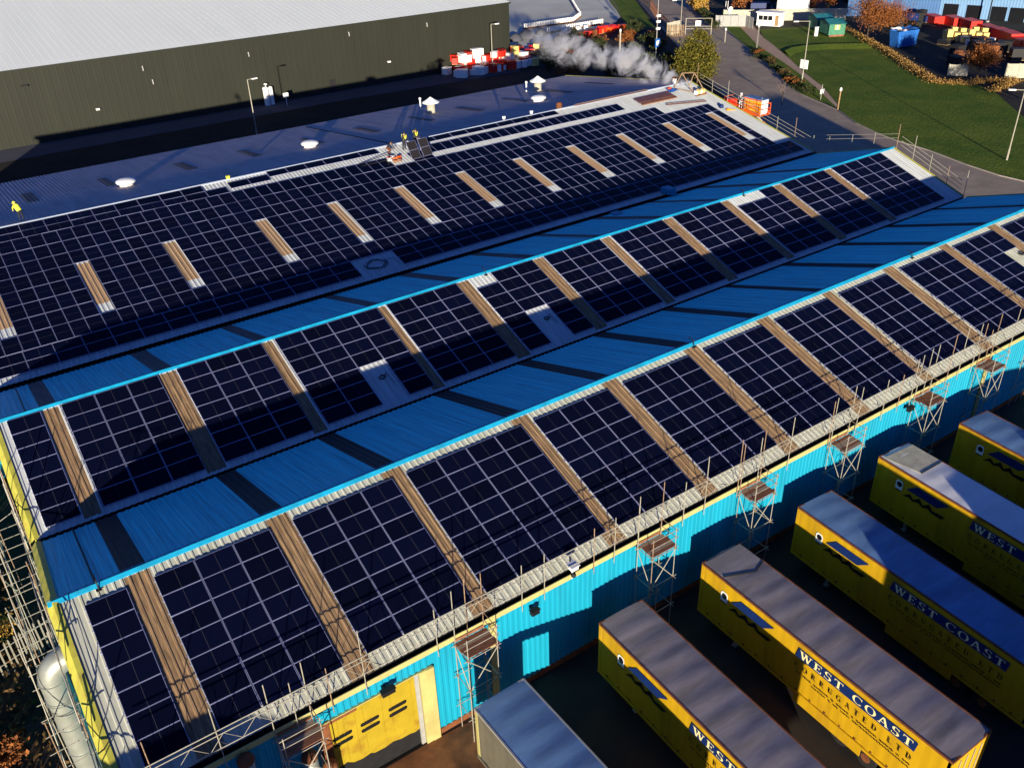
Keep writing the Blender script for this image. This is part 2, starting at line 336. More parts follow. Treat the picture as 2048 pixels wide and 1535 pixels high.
# ridge caps, valley gutters, verges
def cap(F0, F1_, m, wa, wb, x0=XL-.3, x1=XR+.1):
    mb = MB()
    for F, s, wd in ((F0, -1, wa), (F1_, 1, wb)):
        A = [F @ Vector((x, y, z)) for x in (x0, x1) for y, z in ((0, .14), (s*wd, .085), (s*wd, .045))]
        mb.face([A[0], A[3], A[4], A[1]] if s < 0 else [A[0], A[1], A[4], A[3]]); mb.face([A[1], A[4], A[5], A[2]] if s < 0 else [A[1], A[2], A[5], A[4]])
    return mb.build('ridge_cap', m, fac)
cap(F1, FB1, 'cap', .20, .24); cap(F2, FB2, 'cap', .16, .22); cap(F3, FB3, 'capw', .12, .2, XL3-.1)
def gutter(y0, y1, z, x0=XL, x1=XR, depth=.28):
    mb = MB(); mb.box(x0, x1, y0, y1, z-depth-.03, z-depth); mb.box(x0, x1, y0-.012, y0, z-depth, z-.05); mb.box(x0, x1, y1, y1+.012, z-depth, z-.05)
    return mb.build('valley_gutter', 'gutter', fac)
gutter(9.03, 9.33, -2.47); gutter(26.06, 26.42, -2.3, XL3)
# front eave: gutter and cream fascia in lengths
ye = R1[0]-L1*CS
MB().box(XL, XR, ye-.02, -8.12, -2.98, -2.95).box(XL, XR, ye+.03, ye+.045, -2.95, -2.72).build('eave_gutter', 'gutter', fac)
xs = [XL-.35]+[3.2+6.35*i for i in range(12)]+[XR+.2]
for a, b in zip(xs, xs[1:]): MB().box(a+.004, b-.004, -8.16, -8.12, -3.02, -2.72).build('fascia', 'fascia', fac)
# walls: corrugated cladding (one part per bay between posts)
def cladding(name, p0, p1, z0, z1, m, pitch=.30, h=.04, out=(0, -1)):
    """vertical ribbed sheet from p0 to p1 (x, y), from z0 up to z1 (number or function of the distance along)"""
    p0, p1 = Vector(p0), Vector(p1); L = (p1-p0).length; d = (p1-p0)/L; o = Vector(out); mb = MB(); prof = [(0, 0)]; k = 1
    while k*pitch < L-.1:
        c = k*pitch; prof += [(c-.09, 0), (c-.05, h), (c+.05, h), (c+.09, 0)]; k += 1
    prof.append((L, 0)); n = len(prof); zt = z1 if callable(z1) else (lambda s: z1)
    zb = z0 if callable(z0) else (lambda s: z0)
    for f in (zb, zt):
        for s, q in prof: P = p0+d*s+o*q; mb.v.append((P.x, P.y, f(s)))
    for i in range(n-1): mb.f.append((i, i+1, n+i+1, n+i)); mb.m.append(0)
    return mb.build(name, m, fac)
WY = -7.98
for a, b in ((XL, 6.25), (11.72, 14.62), (14.98, 34.0), (34.0, 53.7), (54.05, XR)):
    cladding('wall_cladding', (a, WY), (b, WY), G, -2.96, 'cyan')
cladding('wall_cladding', (6.25, WY), (11.72, WY), -3.86, -2.96, 'cyan')
MB().box(XL, 6.2, -8.03, -7.9, G, G+.35).box(11.75, XR, -8.03, -7.9, G, G+.35).build('plinth', 'rust', fac)
for x in (14.8, 53.87): MB().box(x-.16, x+.16, -8.10, -7.96, G, -3.0).build('corner_post', 'fascia', fac)
# gable walls
def zroof(y):
    if y < R1[0]: return R1[1]-(R1[0]-y)*SN/CS
    if y < 9.1: return R1[1]-(y-R1[0])*(R1[1]+2.47)/(9.1-R1[0])
    if y < R2[0]: return R2[1]-(R2[0]-y)*SN/CS
    if y < 26.2: return R2[1]-(y-R2[0])*(R2[1]+2.3)/(26.2-R2[0])
    if y < R3[0]: return V2[1]+(y-V2[0])*(R3[1]-V2[1])/(R3[0]-V2[0])
    return R3[1]-(y-R3[0])*(R3[1]-B3[1])/(B3[0]-R3[0])
for X, o in ((XL-.02, (-1, 0)), (XR-.05, (1, 0))):
    for a, b in ((-7.95, R1[0]), (R1[0], 9.15), (9.15, R2[0]), (R2[0], 26.2), (26.2, R3[0]), (R3[0], 69.35)):
        if a > 26 and o[0] < 0: X = XL3
        cladding('gable_cladding', (X, a), (X, b), G, (lambda s, a=a: zroof(a+s)-.12), 'cyan', out=o)
cladding('far_front_cladding', (XL3, 26.3), (XL, 26.3), G, -2.4, 'cyan')
MB().box(XL3, XR, 69.3, 69.36, G, -1.5).build('rear_wall', 'olive', fac)
# barge boards: sloping yellow trim with a top flange over the sheet edge
def barge(X, F, y0, y1, side, m='yellow', drop=.42, top=.30):
    mb = MB(); o = -1 if side == 'l' else 1; x0, x1 = sorted((X, X+o*.06)); T = lambda *p: F @ Vector(p)
    mb.box(x0, x1, y0, y1, -drop, .02 if side == 'l' else .075, T=F)
    if side == 'l':                                   # sloping cover flashing that sheds water outwards
        a, b, c = X+.16, X-.06, X-.32
        mb.face([T(a, y0, .10), T(a, y1, .10), T(b, y1, .13), T(b, y0, .13)][::-1]).face([T(b, y0, .13), T(b, y1, .13), T(c, y1, -.12), T(c, y0, -.12)][::-1]).face([T(c, y0, -.12), T(c, y1, -.12), T(c, y1, -.34), T(c, y0, -.34)][::-1])
    else: mb.box(X-.14, X+.06, y0, y1, .078, .098, T=F)
    return mb.build('barge_board', m, fac)
for F, y0, y1 in ((F1, -L1, 0), (FB1, 0, LB1), (F2, -8.5, 0), (FB2, 0, LB2), (F3, -L3, 0), (FB3, 0, LB3)):
    barge((XL3 if F in (F3, FB3) else XL)-.04, F, y0, y1, 'l'); barge(XR+.02, F, y0, y1, 'r')
# roller-door bay: rust-stained sectional door, jambs, post, near-black board for the shade below the raised edge
dr = MB()
bot = [(6.75, -7.05), (7.2, -6.95), (7.5, -7.2), (7.9, -7.28), (8.3, -7.22), (8.5, -7.35), (9.0, -7.38), (9.4, -7.3), (9.8, -7.42), (10.2, -7.42), (10.5, -7.5), (10.86, -7.38)]
poly = [(6.75, -4.0), (10.86, -4.0)]+bot[::-1]
n = len(poly)
for y in (-7.99, -7.94): dr.v += [(x, y, z) for x, z in poly]
dr.f.append(tuple(range(n))[::-1]); dr.m.append(0); dr.f.append(tuple(n+i for i in range(n))); dr.m.append(0)
for i in range(n): dr.f.append((i, (i+1) % n, n+(i+1) % n, n+i)); dr.m.append(0)
for x in (7.06, 7.34, 7.86, 8.22, 9.1, 9.5, 10.5): dr.box(x-.018, x+.018, -8.012, -7.99, -6.9, -4.15)
door = dr.build('roller_door', 'door', fac)
def oblong(cx, cz, wd, h, y):
    mb = MB(); r = h/2; pts = [(cx+sx*(wd/2-r)+r*math.cos(t), cz+r*math.sin(t)) for sx, t0 in ((1, -90), (-1, 90)) for t in [R_(t0+30*i) for i in range(7)]]
    n = len(pts)
    for yy in (y, y+.02): mb.v += [(x, yy, z) for x, z in pts]
    mb.f.append(tuple(range(n))); mb.m.append(0)
    for i in range(n): mb.f.append((i, n+i, n+(i+1) % n, (i+1) % n)); mb.m.append(0)
    return mb
for cx in (7.22, 8.49, 9.82):
    for cz in (-5.22, -5.60): oblong(cx, cz, .88, .20, -8.018).build('door_window', 'glass', door)
MB().box(6.75, 10.9, -7.9, -7.86, G, -3.95).build('doorway_shade_board', 'gutter', fac)  # dark board fills the doorway in place of its unlit interior
MB().box(6.28, 6.74, -8.04, -7.9, G, -3.86).build('door_jamb', 'rust', fac)
MB().box(6.74, 8.0, -8.02, -7.93, -4.16, -3.98).build('door_head', 'rust', fac)
MB().box(10.74, 10.94, -8.03, -7.93, G+.02, -3.9).build('door_jamb', 'grey', fac)
MB().box(10.96, 11.30, -8.13, -7.96, G, -3.88).box(11.30, 11.66, -8.16, -7.96, G, -3.88).build('door_post', 'fascia', fac)
MB().box(6.28, 11.6, -8.10, -8.0, -3.90, -3.86).build('door_lintel_trim', 'fascia', fac)
# small bits on the roof and walls
MB().box(38.7, 38.95, .9, 23.0, .03, .06, T=FB3).build('expansion_joint', 'gutter', fac)
for xx, FF, ln in ((.72, FB1, LB1), (.66, FB2, LB2)): MB().tube(FF @ Vector((xx, .1, .07)), FF @ Vector((xx, ln+.3, .07)), .04, 5).build('lightning_tape', 'dark', fac)
# ------------------------------------------------------------ solar arrays
PW, PH = 1.72, 1.050
def panel_mesh(nm, w, h, fr=.014):
    mb = MB(); a, b = w/2, h/2; c, d = a-fr, b-fr; t = .035
    mb.face([(-a, -b, t), (a, -b, t), (c, -d, t), (-c, -d, t)]).face([(a, -b, t), (a, b, t), (c, d, t), (c, -d, t)])
    mb.face([(a, b, t), (-a, b, t), (-c, d, t), (c, d, t)]).face([(-a, b, t), (-a, -b, t), (-c, -d, t), (-c, d, t)])
    mb.face([(-a, -b, 0), (a, -b, 0), (a, -b, t), (-a, -b, t)]).face([(a, -b, 0), (a, b, 0), (a, b, t), (a, -b, t)])
    mb.face([(a, b, 0), (-a, b, 0), (-a, b, t), (a, b, t)]).face([(-a, b, 0), (-a, -b, 0), (-a, -b, t), (-a, b, t)])
    mb.face([(-c, -d, t-.003), (c, -d, t-.003), (c, d, t-.003), (-c, d, t-.003)], 1)
    return mb.mesh(nm, ['frame', 'cells'])
PM = panel_mesh('panel', PW, PH); PM2 = panel_mesh('panel_far', 1.745, 1.052, .012)
M['cells_loose'] = mat('sheen_grey_solar_cells', (.020, .018, .021), .3, .1, 2, spec=.1)  # lighter grey than the fixed panels: glancing reflection put into the cell colour
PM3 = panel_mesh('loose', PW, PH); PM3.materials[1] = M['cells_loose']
LIFT = .085
def array_root(label, loc): return thing('solar_array', loc, label, 'solar panels')
def put_panel(root, F, cx, cy, sx=1.0, sy=1.0, me=PM, turn=False):
    mw = F @ Matrix.Translation((cx+random.uniform(-.004, .004), cy+random.uniform(-.004, .004), LIFT+random.uniform(-.004, .004)))
    if turn: mw = mw @ Matrix.Rotation(math.pi/2, 4, 'Z')
    mw = mw @ Matrix.Rotation(random.uniform(-.0025, .0025), 4, 'Z') @ Matrix.Rotation(random.gauss(0, .004), 4, 'X') @ Matrix.Rotation(random.gauss(0, .004), 4, 'Y') @ Matrix.Diagonal((sx, sy, 1, 1))
    return place('panel', me, root, mw)
RAIL = MB()
def rails_under(F, cx, cy, w_, h_):
    for q in (-.3*h_, .3*h_): RAIL.box(cx-w_/2-.03, cx+w_/2+.03, cy+q-.02, cy+q+.02, .038, .082, T=F)
VR = .773
H1 = 1.0797
B1 = [(0, 1.75, 1), (2.83, 8.08, 3), (9.14, 14.39, 3), (15.11, 22.11, 4), (22.85, 28.1, 3), (29.11, 34.36, 3), (35.47, 40.72, 3), (41.76, 47.01, 3), (48.04, 53.29, 3), (54.67, 60.05, 3), (61.06, 66.36, 3), (67.43, 72.9, 3), (73.95, 77.5, 2)]
a1 = array_root('dark solar panels on the front roof slope above the blue wall', (38, -4, -1.4))
for i, (x0, x1, n) in enumerate(B1):
    W_ = (x1-x0)/n
    for c in range(n):
        for r in range(7):
            if i == 10 and c == 2 and r in (2, 3): continue
            put_panel(a1, F1, x0+W_*(c+.5), -(VR+H1*(r+.5)), (W_-.048)/PW, (H1-.016)/PH); rails_under(F1, x0+W_*(c+.5), -(VR+H1*(r+.5)), W_, H1)
tag(RAIL.build('mounting_rails', 'frame', a1), kind='stuff'); RAIL = MB()
V0, H2 = .26, 1.1135
B2 = [(-.40, 1.36, 1), (2.40, 7.82, 3), (8.88, 14.22, 3), (15.05, 22.3, 4), (22.96, 28.5, 3), (29.55, 35.1, 3), (36.1, 41.52, 3), (42.57, 48.0, 3), (49.07, 54.58, 3), (55.6, 61.0, 3), (62.04, 67.8, 3), (68.8, 76.08, 4)]
a2 = array_root('dark solar panels on the middle roof slope, lower half in shade', (38, 13, -1.2))
for i, (x0, x1, n) in enumerate(B2):
    W_ = (x1-x0)/n
    for c in range(n):
        for r in range(7):
            if (i == 3 and c == 2 and r >= 4) or (i == 5 and c == 1 and r >= 4) or (i == 5 and c == 0 and r == 0) or (i == 9 and c < 2 and r == 0): continue
            put_panel(a2, F2, x0+W_*(c+.5), -(V0+H2*(r+.5)), (W_-.048)/PW, (H2-.016)/PH); rails_under(F2, x0+W_*(c+.5), -(V0+H2*(r+.5)), W_, H2)
tag(RAIL.build('mounting_rails', 'frame', a2), kind='stuff')
# far span: portrait field with landscape rows at ridge and eave
a3 = array_root('largest field of solar panels, on the far roof slope', (38, 35, -.5))
P3 = []                                             # (cx, cy, sx, sy, turned)
rows = [2.25, 3.98, 5.71, 7.45, 9.20, 10.95, 12.70, 14.45, 16.27]
slots = {-12, -6, 0, 7, 13, 19, 25, 31, 37, 43, 49, 55}
for ri, (v0, v1) in enumerate(zip(rows, rows[1:])):
    for k in range(-13, 57):
        x0 = 13.85+PC*k
        if 3 <= ri <= 6 and k in slots: continue
        if ri == 0 and x0 > 40.5: continue
        if ri == 0 and 36.4 < x0 < 38.4: continue
        if ri == 1 and x0 > 68.8: continue
        P3.append((x0+PC/2, -(v0+v1)/2, (v1-v0-.022)/1.745, (PC-.03)/1.052, True))
LW = 1.852
for v0, v1 in ((16.31, 17.40), (17.40, 18.50)):
    for k in range(-2, 41):
        x0 = 3.67+LW*k
        if x0+LW > 78.3 or (25.5 < x0+.4 < 29.2): continue
        P3.append((x0+LW/2, -(v0+v1)/2, (LW-.03)/1.745, (v1-v0-.022)/1.052, False))
def land(xa, n, v0, v1, wd=1.83):
    for k in range(n): P3.append((xa+wd*(k+.5), -(v0+v1)/2, (wd-.03)/1.745, (v1-v0-.02)/1.052, False))
land(-.5, 11, .16, 1.22); land(-.5, 12, 1.22, 2.24)
land(21.8, 2, .62, 1.68); land(25.55, 6, .12, 1.14)
land(41.0, 9, .0+.12, 1.02, 1.9)
for k in range(23): P3.append((41.4+PC*(k-.1)-.55+.55, -2.28, 1.50/1.745, (PC-.03)/1.052, True))
camp = Vector((.268, -32.32, 26.36))
P3.sort(key=lambda p: (F3 @ Vector((p[0], p[1], 0))-camp).length)
mbs = MB()
for i, (cx, cy, sx, sy, tr) in enumerate(P3):
    if i < 300: put_panel(a3, F3, cx, cy, sx, sy, PM2, tr)
    else:
        T = F3 @ Matrix.Translation((cx, cy, LIFT+random.uniform(-.004, .004)))
        if tr: T = T @ Matrix.Rotation(math.pi/2, 4, 'Z')
        T = T @ Matrix.Rotation(random.gauss(0, .005), 4, 'X') @ Matrix.Rotation(random.gauss(0, .005), 4, 'Y') @ Matrix.Diagonal((sx, sy, 1, 1)); k = len(mbs.v)
        mbs.v += [tuple(T @ v.co) for v in PM2.vertices]
        for p in PM2.polygons: mbs.f.append(tuple(k+q for q in p.vertices)); mbs.m.append(p.material_index)
M['cells_far'] = mat('solar_cells_distant', (.0014, .0022, .009), .2, .25, .5, spec=.06)
tag(mbs.build('distant_panels', ['frame', 'cells_far'], a3), kind='stuff')
# ------------------------------------------------------------ lettering (flat serif print built from strokes)
def glyph(ch):
    """list of polygons in a box one unit high; returns polys, width"""
    P = []; T, t, s = .17, .075, .05
    def q(x0, y0, x1, y1): P.append([(x0, y0), (x1, y0), (x1, y1), (x0, y1)])
    def dg(x0, y0, x1, y1, w): P.append([(x0-w/2, y0), (x0+w/2, y0), (x1+w/2, y1), (x1-w/2, y1)])
    def arc(cx, cy, rx, ry, a0, a1, wf, n=14):
        for i in range(n):
            u, v = [R_(a0+(a1-a0)*j/n) for j in (i, i+1)]
            w0, w1 = wf(u), wf(v)
            P.append([(cx+(rx-w0)*math.cos(u), cy+(ry-.06)*math.sin(u)), (cx+rx*math.cos(u), cy+ry*math.sin(u)), (cx+rx*math.cos(v), cy+ry*math.sin(v)), (cx+(rx-w1)*math.cos(v), cy+(ry-.06)*math.sin(v))])
    fat = lambda u: .05+.13*abs(math.cos(u))
    def serif(x, y, w=.34): q(x-w/2, y, x+w/2, y+s)
    W = .8
    if ch == 'I': q(.12, 0, .12+T, 1); serif(.2, 0); serif(.2, .95); W = .4
    elif ch == 'L': q(.12, 0, .12+T, 1); serif(.2, .95); q(.04, 0, .68, s+.02); q(.62, 0, .68, .26); W = .72
    elif ch == 'E': q(.12, 0, .12+T, 1); q(.04, 0, .70, s+.02); q(.04, .93, .68, 1); q(.2, .47, .5, .54); q(.64, 0, .70, .25); q(.62, .77, .68, 1); q(.48, .38, .53, .63); W = .75
    elif ch == 'T': q(.32, 0, .32+T, 1); serif(.405, 0); q(.04, .93, .77, 1); q(.04, .75, .09, 1); q(.72, .75, .77, 1); W = .81
    elif ch == 'W': dg(.12, 1, .36, 0, T); dg(.55, 1, .36, 0, t); dg(.52, 1, .76, 0, T); dg(.98, 1, .76, 0, t); serif(.14, .95); serif(.54, .95, .36); serif(.96, .95, .28); W = 1.1
    elif ch == 'A': dg(.12, 0, .38, 1, t); dg(.72, 0, .42, 1, T); q(.2, .3, .62, .36); serif(.12, 0, .26); serif(.72, 0, .32); W = .86
    elif ch in 'OCG':
        if ch == 'O': arc(.46, .5, .44, .51, 0, 360, fat, 24); W = .92
        else:
            arc(.46, .5, .44, .51, 48, 318, fat, 20); q(.72, .70, .77, .98)
            if ch == 'G': q(.62, .06, .62+T, .42); serif(.70, .40, .32)
            W = .86
    elif ch == 'D': q(.12, 0, .12+T, 1); q(.04, 0, .4, s+.01); q(.04, .94, .4, 1); arc(.36, .5, .46, .5, -90, 90, fat); W = .86
    elif ch == 'R': q(.12, 0, .12+T, 1); serif(.2, 0); q(.04, .94, .4, 1); q(.2, .46, .4, .52); arc(.38, .73, .30, .27, -90, 90, fat); dg(.70, 0, .42, .48, T); serif(.74, 0, .24); W = .86
    elif ch == 'U': q(.1, .3, .1+T, 1); q(.64, .3, .64+t, 1); serif(.18, .95); serif(.67, .95, .28); arc(.41, .34, .31, .35, 180, 360, fat); W = .82
    elif ch == 'S': arc(.36, .74, .28, .27, 40, 270, fat); arc(.36, .26, .30, .27, -140, 90, fat); q(.56, .74, .61, .98); q(.07, .02, .12, .26); W = .72
    return P, W
def lettering(text, s0, s1, z0, h, mapf, off, gap=.12, space=.45):
    """polygons of text stretched from s0 to s1; mapf(s, z, off) -> point"""
    g = [(glyph(c) if c != ' ' else ([], space)) for c in text]
    tot = sum(w for _, w in g)+gap*(len(g)-1); k = (s1-s0)/tot; x = s0; mb = MB(); f = 0
    for ps, wd in g:
        for p in ps:
            mb.face([mapf(x+a*k, z0+b*h, off+f*.00012) for a, b in p]); f = (f+1) % 12
        x += (wd+gap)*k
    return mb
# ------------------------------------------------------------ trailers
TR_L, TR_W, TR_H = 13.72, 2.55, 4.15
def trailer(loc, ang, label, roof='troof', kind='yellow', gaps=None):
    t = thing('trailer', loc, label, 'trailer', 'trailers backed up along the factory wall', rz=R_(ang))
    mw = WM[t.name]; hw = TR_W/2; side = 'truck' if kind == 'yellow' else 'greyside'
    def bld(mb, n, m, par=t, smooth=False): return mb.build(n, m, par, smooth, mw)
    # roof: slightly bowed sheet with cross ribs
    mb = MB(); ny = 56; nx = 6
    for j in range(ny+1):
        y = -TR_L*j/ny; rib = .016*(j % 2) + .014*math.sin(j*1.3+loc[0])
        for i in range(nx+1):
            u = i/nx*2-1; mb.v.append((u*(hw-.03), y, TR_H-.03+.035*(1-u*u)+rib*(1-u**4)))
    for j in range(ny):
        for i in range(nx): a = j*(nx+1)+i; mb.f.append((a, a+1, a+nx+2, a+nx+1)[::-1]); mb.m.append(0)
    bld(mb, 'roof', roof, smooth=True)
    rl = MB()
    for s in (-1, 1): rl.box(s*hw-.035, s*hw+.035, -TR_L, 0, TR_H-.12, TR_H-.015)
    rl.box(-hw, hw, -.06, .012, TR_H-.12, TR_H-.01).box(-hw, hw, -TR_L-.012, -TR_L+.07, TR_H-.14, TR_H-.012)
    bld(rl, 'roof_rail', 'rust' if kind == 'yellow' else 'grey')
    zb = 1.12
    for s in (-1, 1):                                # curtain with soft vertical ripples
        for ya, yb in ((gaps or {}).get(s) or [(.18, TR_L-.18)]):
            mb = MB(); n = max(6, int((yb-ya)/.15))
            for z, k in ((zb, 1.0), (TR_H-.12, .15)):
                for i in range(n+1): y = -ya-(yb-ya)*i/n; mb.v.append((s*(hw-.012+k*.010*math.sin(y*12.6)+k*.008*math.sin(y*4.2+1)), y, z))
            for i in range(n): q = (i, i+1, n+2+i, n+1+i); mb.f.append(q if s < 0 else q[::-1]); mb.m.append(0)
            bld(mb, 'side_curtain', side, smooth=True)
        if kind == 'yellow':
            st = MB().box(-.006, .016, -.025, .025, -.30, .05).box(-.012, .022, -.04, .04, -.02, .06).mesh('strap', 'rust')
            for i in range(16): place('strap', st, t, mw @ Matrix.Translation((s*(hw+.004), -.7-i*.82, zb+.06)))
        mb = MB().box(s*hw-.05, s*hw+.005, -TR_L+.02, -.02, zb-.17, zb-.01); bld(mb, 'side_rail', side)
        if s < 0 and kind == 'yellow':
            bld(MB().box(s*hw-.03, s*hw+.01, -10.1, -6.4, .45, zb-.18), 'side_guard', side)
    fm = 'truck' if kind == 'yellow' else 'greyside'
    bld(MB().box(-hw+.03, hw-.03, -.14, -.01, zb-.1, TR_H-.12), 'front_wall', fm)
    for s in (-1, 1): bld(MB().box(s*hw-.09*(s > 0), s*hw+.09*(s < 0), -.17, .012, zb-.15, TR_H-.10), 'corner_post', 'fascia' if kind != 'yellow' else 'truck')
    rd = bld(MB().box(-hw+.02, -.01, -TR_L, -TR_L+.05, zb-.1, TR_H-.15).box(.01, hw-.02, -TR_L, -TR_L+.05, zb-.1, TR_H-.15), 'rear_door', fm)
    for x in (-.7, -.25, .25, .7): bld(MB().tube((x, -TR_L-.03, zb), (x, -TR_L-.03, TR_H-.3), .02, 6), 'door_bar', 'galv', rd)
    ch = bld(MB().box(-hw+.03, hw-.03, -TR_L+.04, -.15, zb-.16, zb-.08).box(-.55, -.43, -TR_L+.1, -.6, .75, zb-.16).box(.43, .55, -TR_L+.1, -.6, .75, zb-.16), 'chassis', 'dark')
    wh = MB().tube((-.16, 0, 0), (.16, 0, 0), .5, 14).mesh('wheel', 'rubber'); hub = MB().tube((-.17, 0, 0), (.17, 0, 0), .24, 10).mesh('rim', 'rust')
    for y in (-9.0, -10.35, -11.7):
        for s in (-1, 1):
            T = mw @ Matrix.Translation((s*(hw-.25), y, .5)); w_ = place('wheel', wh, t, T); place('rim', hub, w_, T)
    for s in (-1, 1): bld(MB().box(s*.75-.06, s*.75+.06, -2.35, -2.2, .06, zb-.16).box(s*.75-.15, s*.75+.15, -2.4, -2.15, 0, .06), 'landing_leg', 'grey')
    if kind != 'yellow': return t
    def mf(s, z, off): return (-hw-.022-off, -s, z)
    def poly(pts, n, m, off): return bld(MB().face([mf(a, b, off) for a, b in pts]), n, m)
    em = bld(MB().face([mf(1.42+.46*a, 2.84+.60*b, .004) for a, b in ((0, 0), (1, 0), (1, .8), (.8, 1), (.2, 1), (0, .8))]).face([mf(1.45+.4*a, 2.74+.07*b, .004) for a, b in ((0, 0), (1, 0), (1, 1), (0, 1))], 1), 'emblem', ['white', 'black'])
    bld(MB().face([mf(1.66+.175*math.cos(R_(30*i)), 3.19+.175*math.sin(R_(30*i)), .009) for i in range(12)]), 'emblem_disc', 'black', em)
    poly([(2.11, 3.13), (4.12, 3.13), (4.78, 3.66), (2.72, 3.66)], 'logo_flag', 'navy', .004)
    zz = MB()
    top = [(2.00, 2.62), (2.42, 2.98), (2.66, 2.74), (3.04, 3.06), (3.30, 2.76), (3.66, 3.07), (3.92, 2.78), (4.30, 2.84), (4.74, 2.84)]
    bt = [(1.96, 2.58), (2.40, 2.72), (2.64, 2.60), (3.02, 2.74), (3.28, 2.60), (3.64, 2.74), (3.90, 2.60), (4.20, 2.60), (4.48, 2.60)]
    for i in range(8): zz.face([mf(*p, .004) for p in (bt[i], bt[i+1], top[i+1], top[i])])
    bld(zz, 'logo_waves', 'black')
    ban = poly([(6.10, 3.13), (12.22, 3.13), (12.30, 3.72), (6.22, 3.72)], 'name_banner', 'navy', .004)
    bld(lettering('WEST COAST', 6.32, 12.12, 3.21, .43, mf, .008, gap=.16), 'banner_lettering', 'ink', ban)
    bld(lettering('CORRUGATED LTD', 6.14, 12.2, 2.52, .32, mf, .004, gap=.75, space=.35), 'name_lettering', 'black')
    sm = MB(); rnd = random.Random(3)
    for z, sa, sb, hh in ((2.24, 6.3, 12.2, .07), (2.06, 7.2, 12.25, .06)):
        s = sa
        while s < sb:
            wd = rnd.choice((.05, .07, .10, .12)); sm.face([mf(a, b, .004) for a, b in ((s, z), (s+wd, z), (s+wd, z+hh), (s, z+hh))]); s += wd+rnd.choice((.03, .04, .04, .16))
    bld(sm, 'small_print', 'black')
    return t
trailer((13.42, -10.60, G), 1.5, 'plain grey trailer with a blue roof, nearest to the yellow roller door', 'troof_blue', 'grey', {-1: [(.18, 4.3), (7.1, 13.54)], 1: [(2.75, 13.54)]})
trailer((20.66, -10.05, G), -1.2, 'yellow curtain trailer with a brown ribbed grey roof, right of the plain grey trailer', 'troof')
t3 = trailer((27.33, -9.98, G), -.9, 'yellow curtain trailer whose lettered side and rear end catch full sun', 'troof')
trailer((34.55, -9.95, G), -3.0, 'yellow curtain trailer with a blue-grey roof, left of the pale roofed one', 'troof_blue')
t5 = trailer((41.85, -9.70, G), -4.0, 'yellow curtain trailer with a pale whitish roof stained at its front end', 'troof_white')
trailer((48.60, -10.50, G), -4.5, 'yellow curtain trailer with a plain blue roof, farthest along the wall', 'troof_blue')
for t, m, pts in ((t3, 'troof', [(-1.2, -.12), (1.2, -.12), (1.2, -1.7), (.35, -2.0), (-1.2, -1.35)]), (t5, 'crate', [(-1.2, -.3), (1.2, -.3), (1.2, -2.3), (-.7, -2.4)])):
    mb = MB()
    mb.prism(pts[::-1], TR_H+.018, TR_H+.03)
    mb.build('roof_patch', 'troof' if m == 'troof' else mat('stained_roof_patch', (.50, .46, .34), .6, .3, 1.5), t, mw=WM[t.name])
    ed = MB()
    for a, b in zip(pts[2:], pts[3:]): ed.tube((a[0], a[1], TR_H+.03), (b[0], b[1], TR_H+.03), .03, 5)
    ed.build('roof_seam', 'dark', t, mw=WM[t.name])
# ------------------------------------------------------------ scaffolding
def tower(cx, label, seed, w=1.5, dpt=1.05, zt=-3.1):
    rnd = random.Random(seed)
    t = thing('scaffold_tower', (cx, -8.8, G), label, 'scaffold', 'scaffold towers along the front eave')
    x0, x1, y0, y1 = cx-w/2, cx+w/2, -8.24, -8.24-dpt
    for x, y, top in ((x0, y0, zt+3.1), (x1, y0, zt+3.3), (x0, y1, zt+1.1), (x1, y1, zt+1.2)):
        MB().tube((x, y, G), (x+rnd.uniform(-.02, .02), y, top), .022, 6).build('standard', 'galv' if rnd.random() > .25 else 'rusttube', t)
    for zl in (zt-.12, zt-2.0, zt-3.9):
        for (xa, ya), (xb, yb) in (((x0, y0), (x1, y0)), ((x0, y1), (x1, y1)), ((x0, y0), (x0, y1)), ((x1, y0), (x1, y1))):
            d = Vector((xb-xa, yb-ya, 0)).normalized()*.2; MB().tube((xa-d.x, ya-d.y, zl), (xb+d.x, yb+d.y, zl), .020, 6).build('ledger', 'galv', t)
    for zr in (zt+.55, zt+1.0):
        MB().tube((x0-.15, y1, zr), (x1+.15, y1, zr), .019, 6).build('guard_rail', 'galv', t)
        MB().tube((x1, y0+.1, zr), (x1, y1-.12, zr), .019, 6).build('guard_rail', 'rusttube', t)
    for a, b in (((x0, y1, zt-.15), (x1, y1, zt-2.0)), ((x1, y1, zt-2.0), (x1, y0, zt-3.8)), ((x0, y0, zt-.3), (x0, y1, zt-2.0)), ((x1, y1, zt-.2), (x0+.1, y1, zt-1.95)), ((x0, y1, zt-2.0), (x0+.5, y0-.1, G+.2))):
        MB().tube(a, b, .022, 6).build('brace', 'galv', t)
    n = 5; pw = dpt/n
    for i in range(n):
        y = y0-.02-pw*i; e = rnd.uniform(-.05, .08)
        MB().box(x0-.05+e, x1+.05+e, y-pw+.012, y, zt, zt+.038).build('plank', 'plank_pale' if rnd.random() < .25 else 'plank', t)
    MB().box(x0, x1, y0+.02, y0+.045, zt+.04, zt+.20).build('toe_board', 'plank', t)
    for x, y, z in [(x, y, z) for x in (x0, x1) for y in (y0, y1) for z in (zt-.12, zt-2.0)]:
        MB().box(x-.05, x+.05, y-.05, y+.05, z-.05, z+.05).build('coupler', 'rusttube', t)
    return t
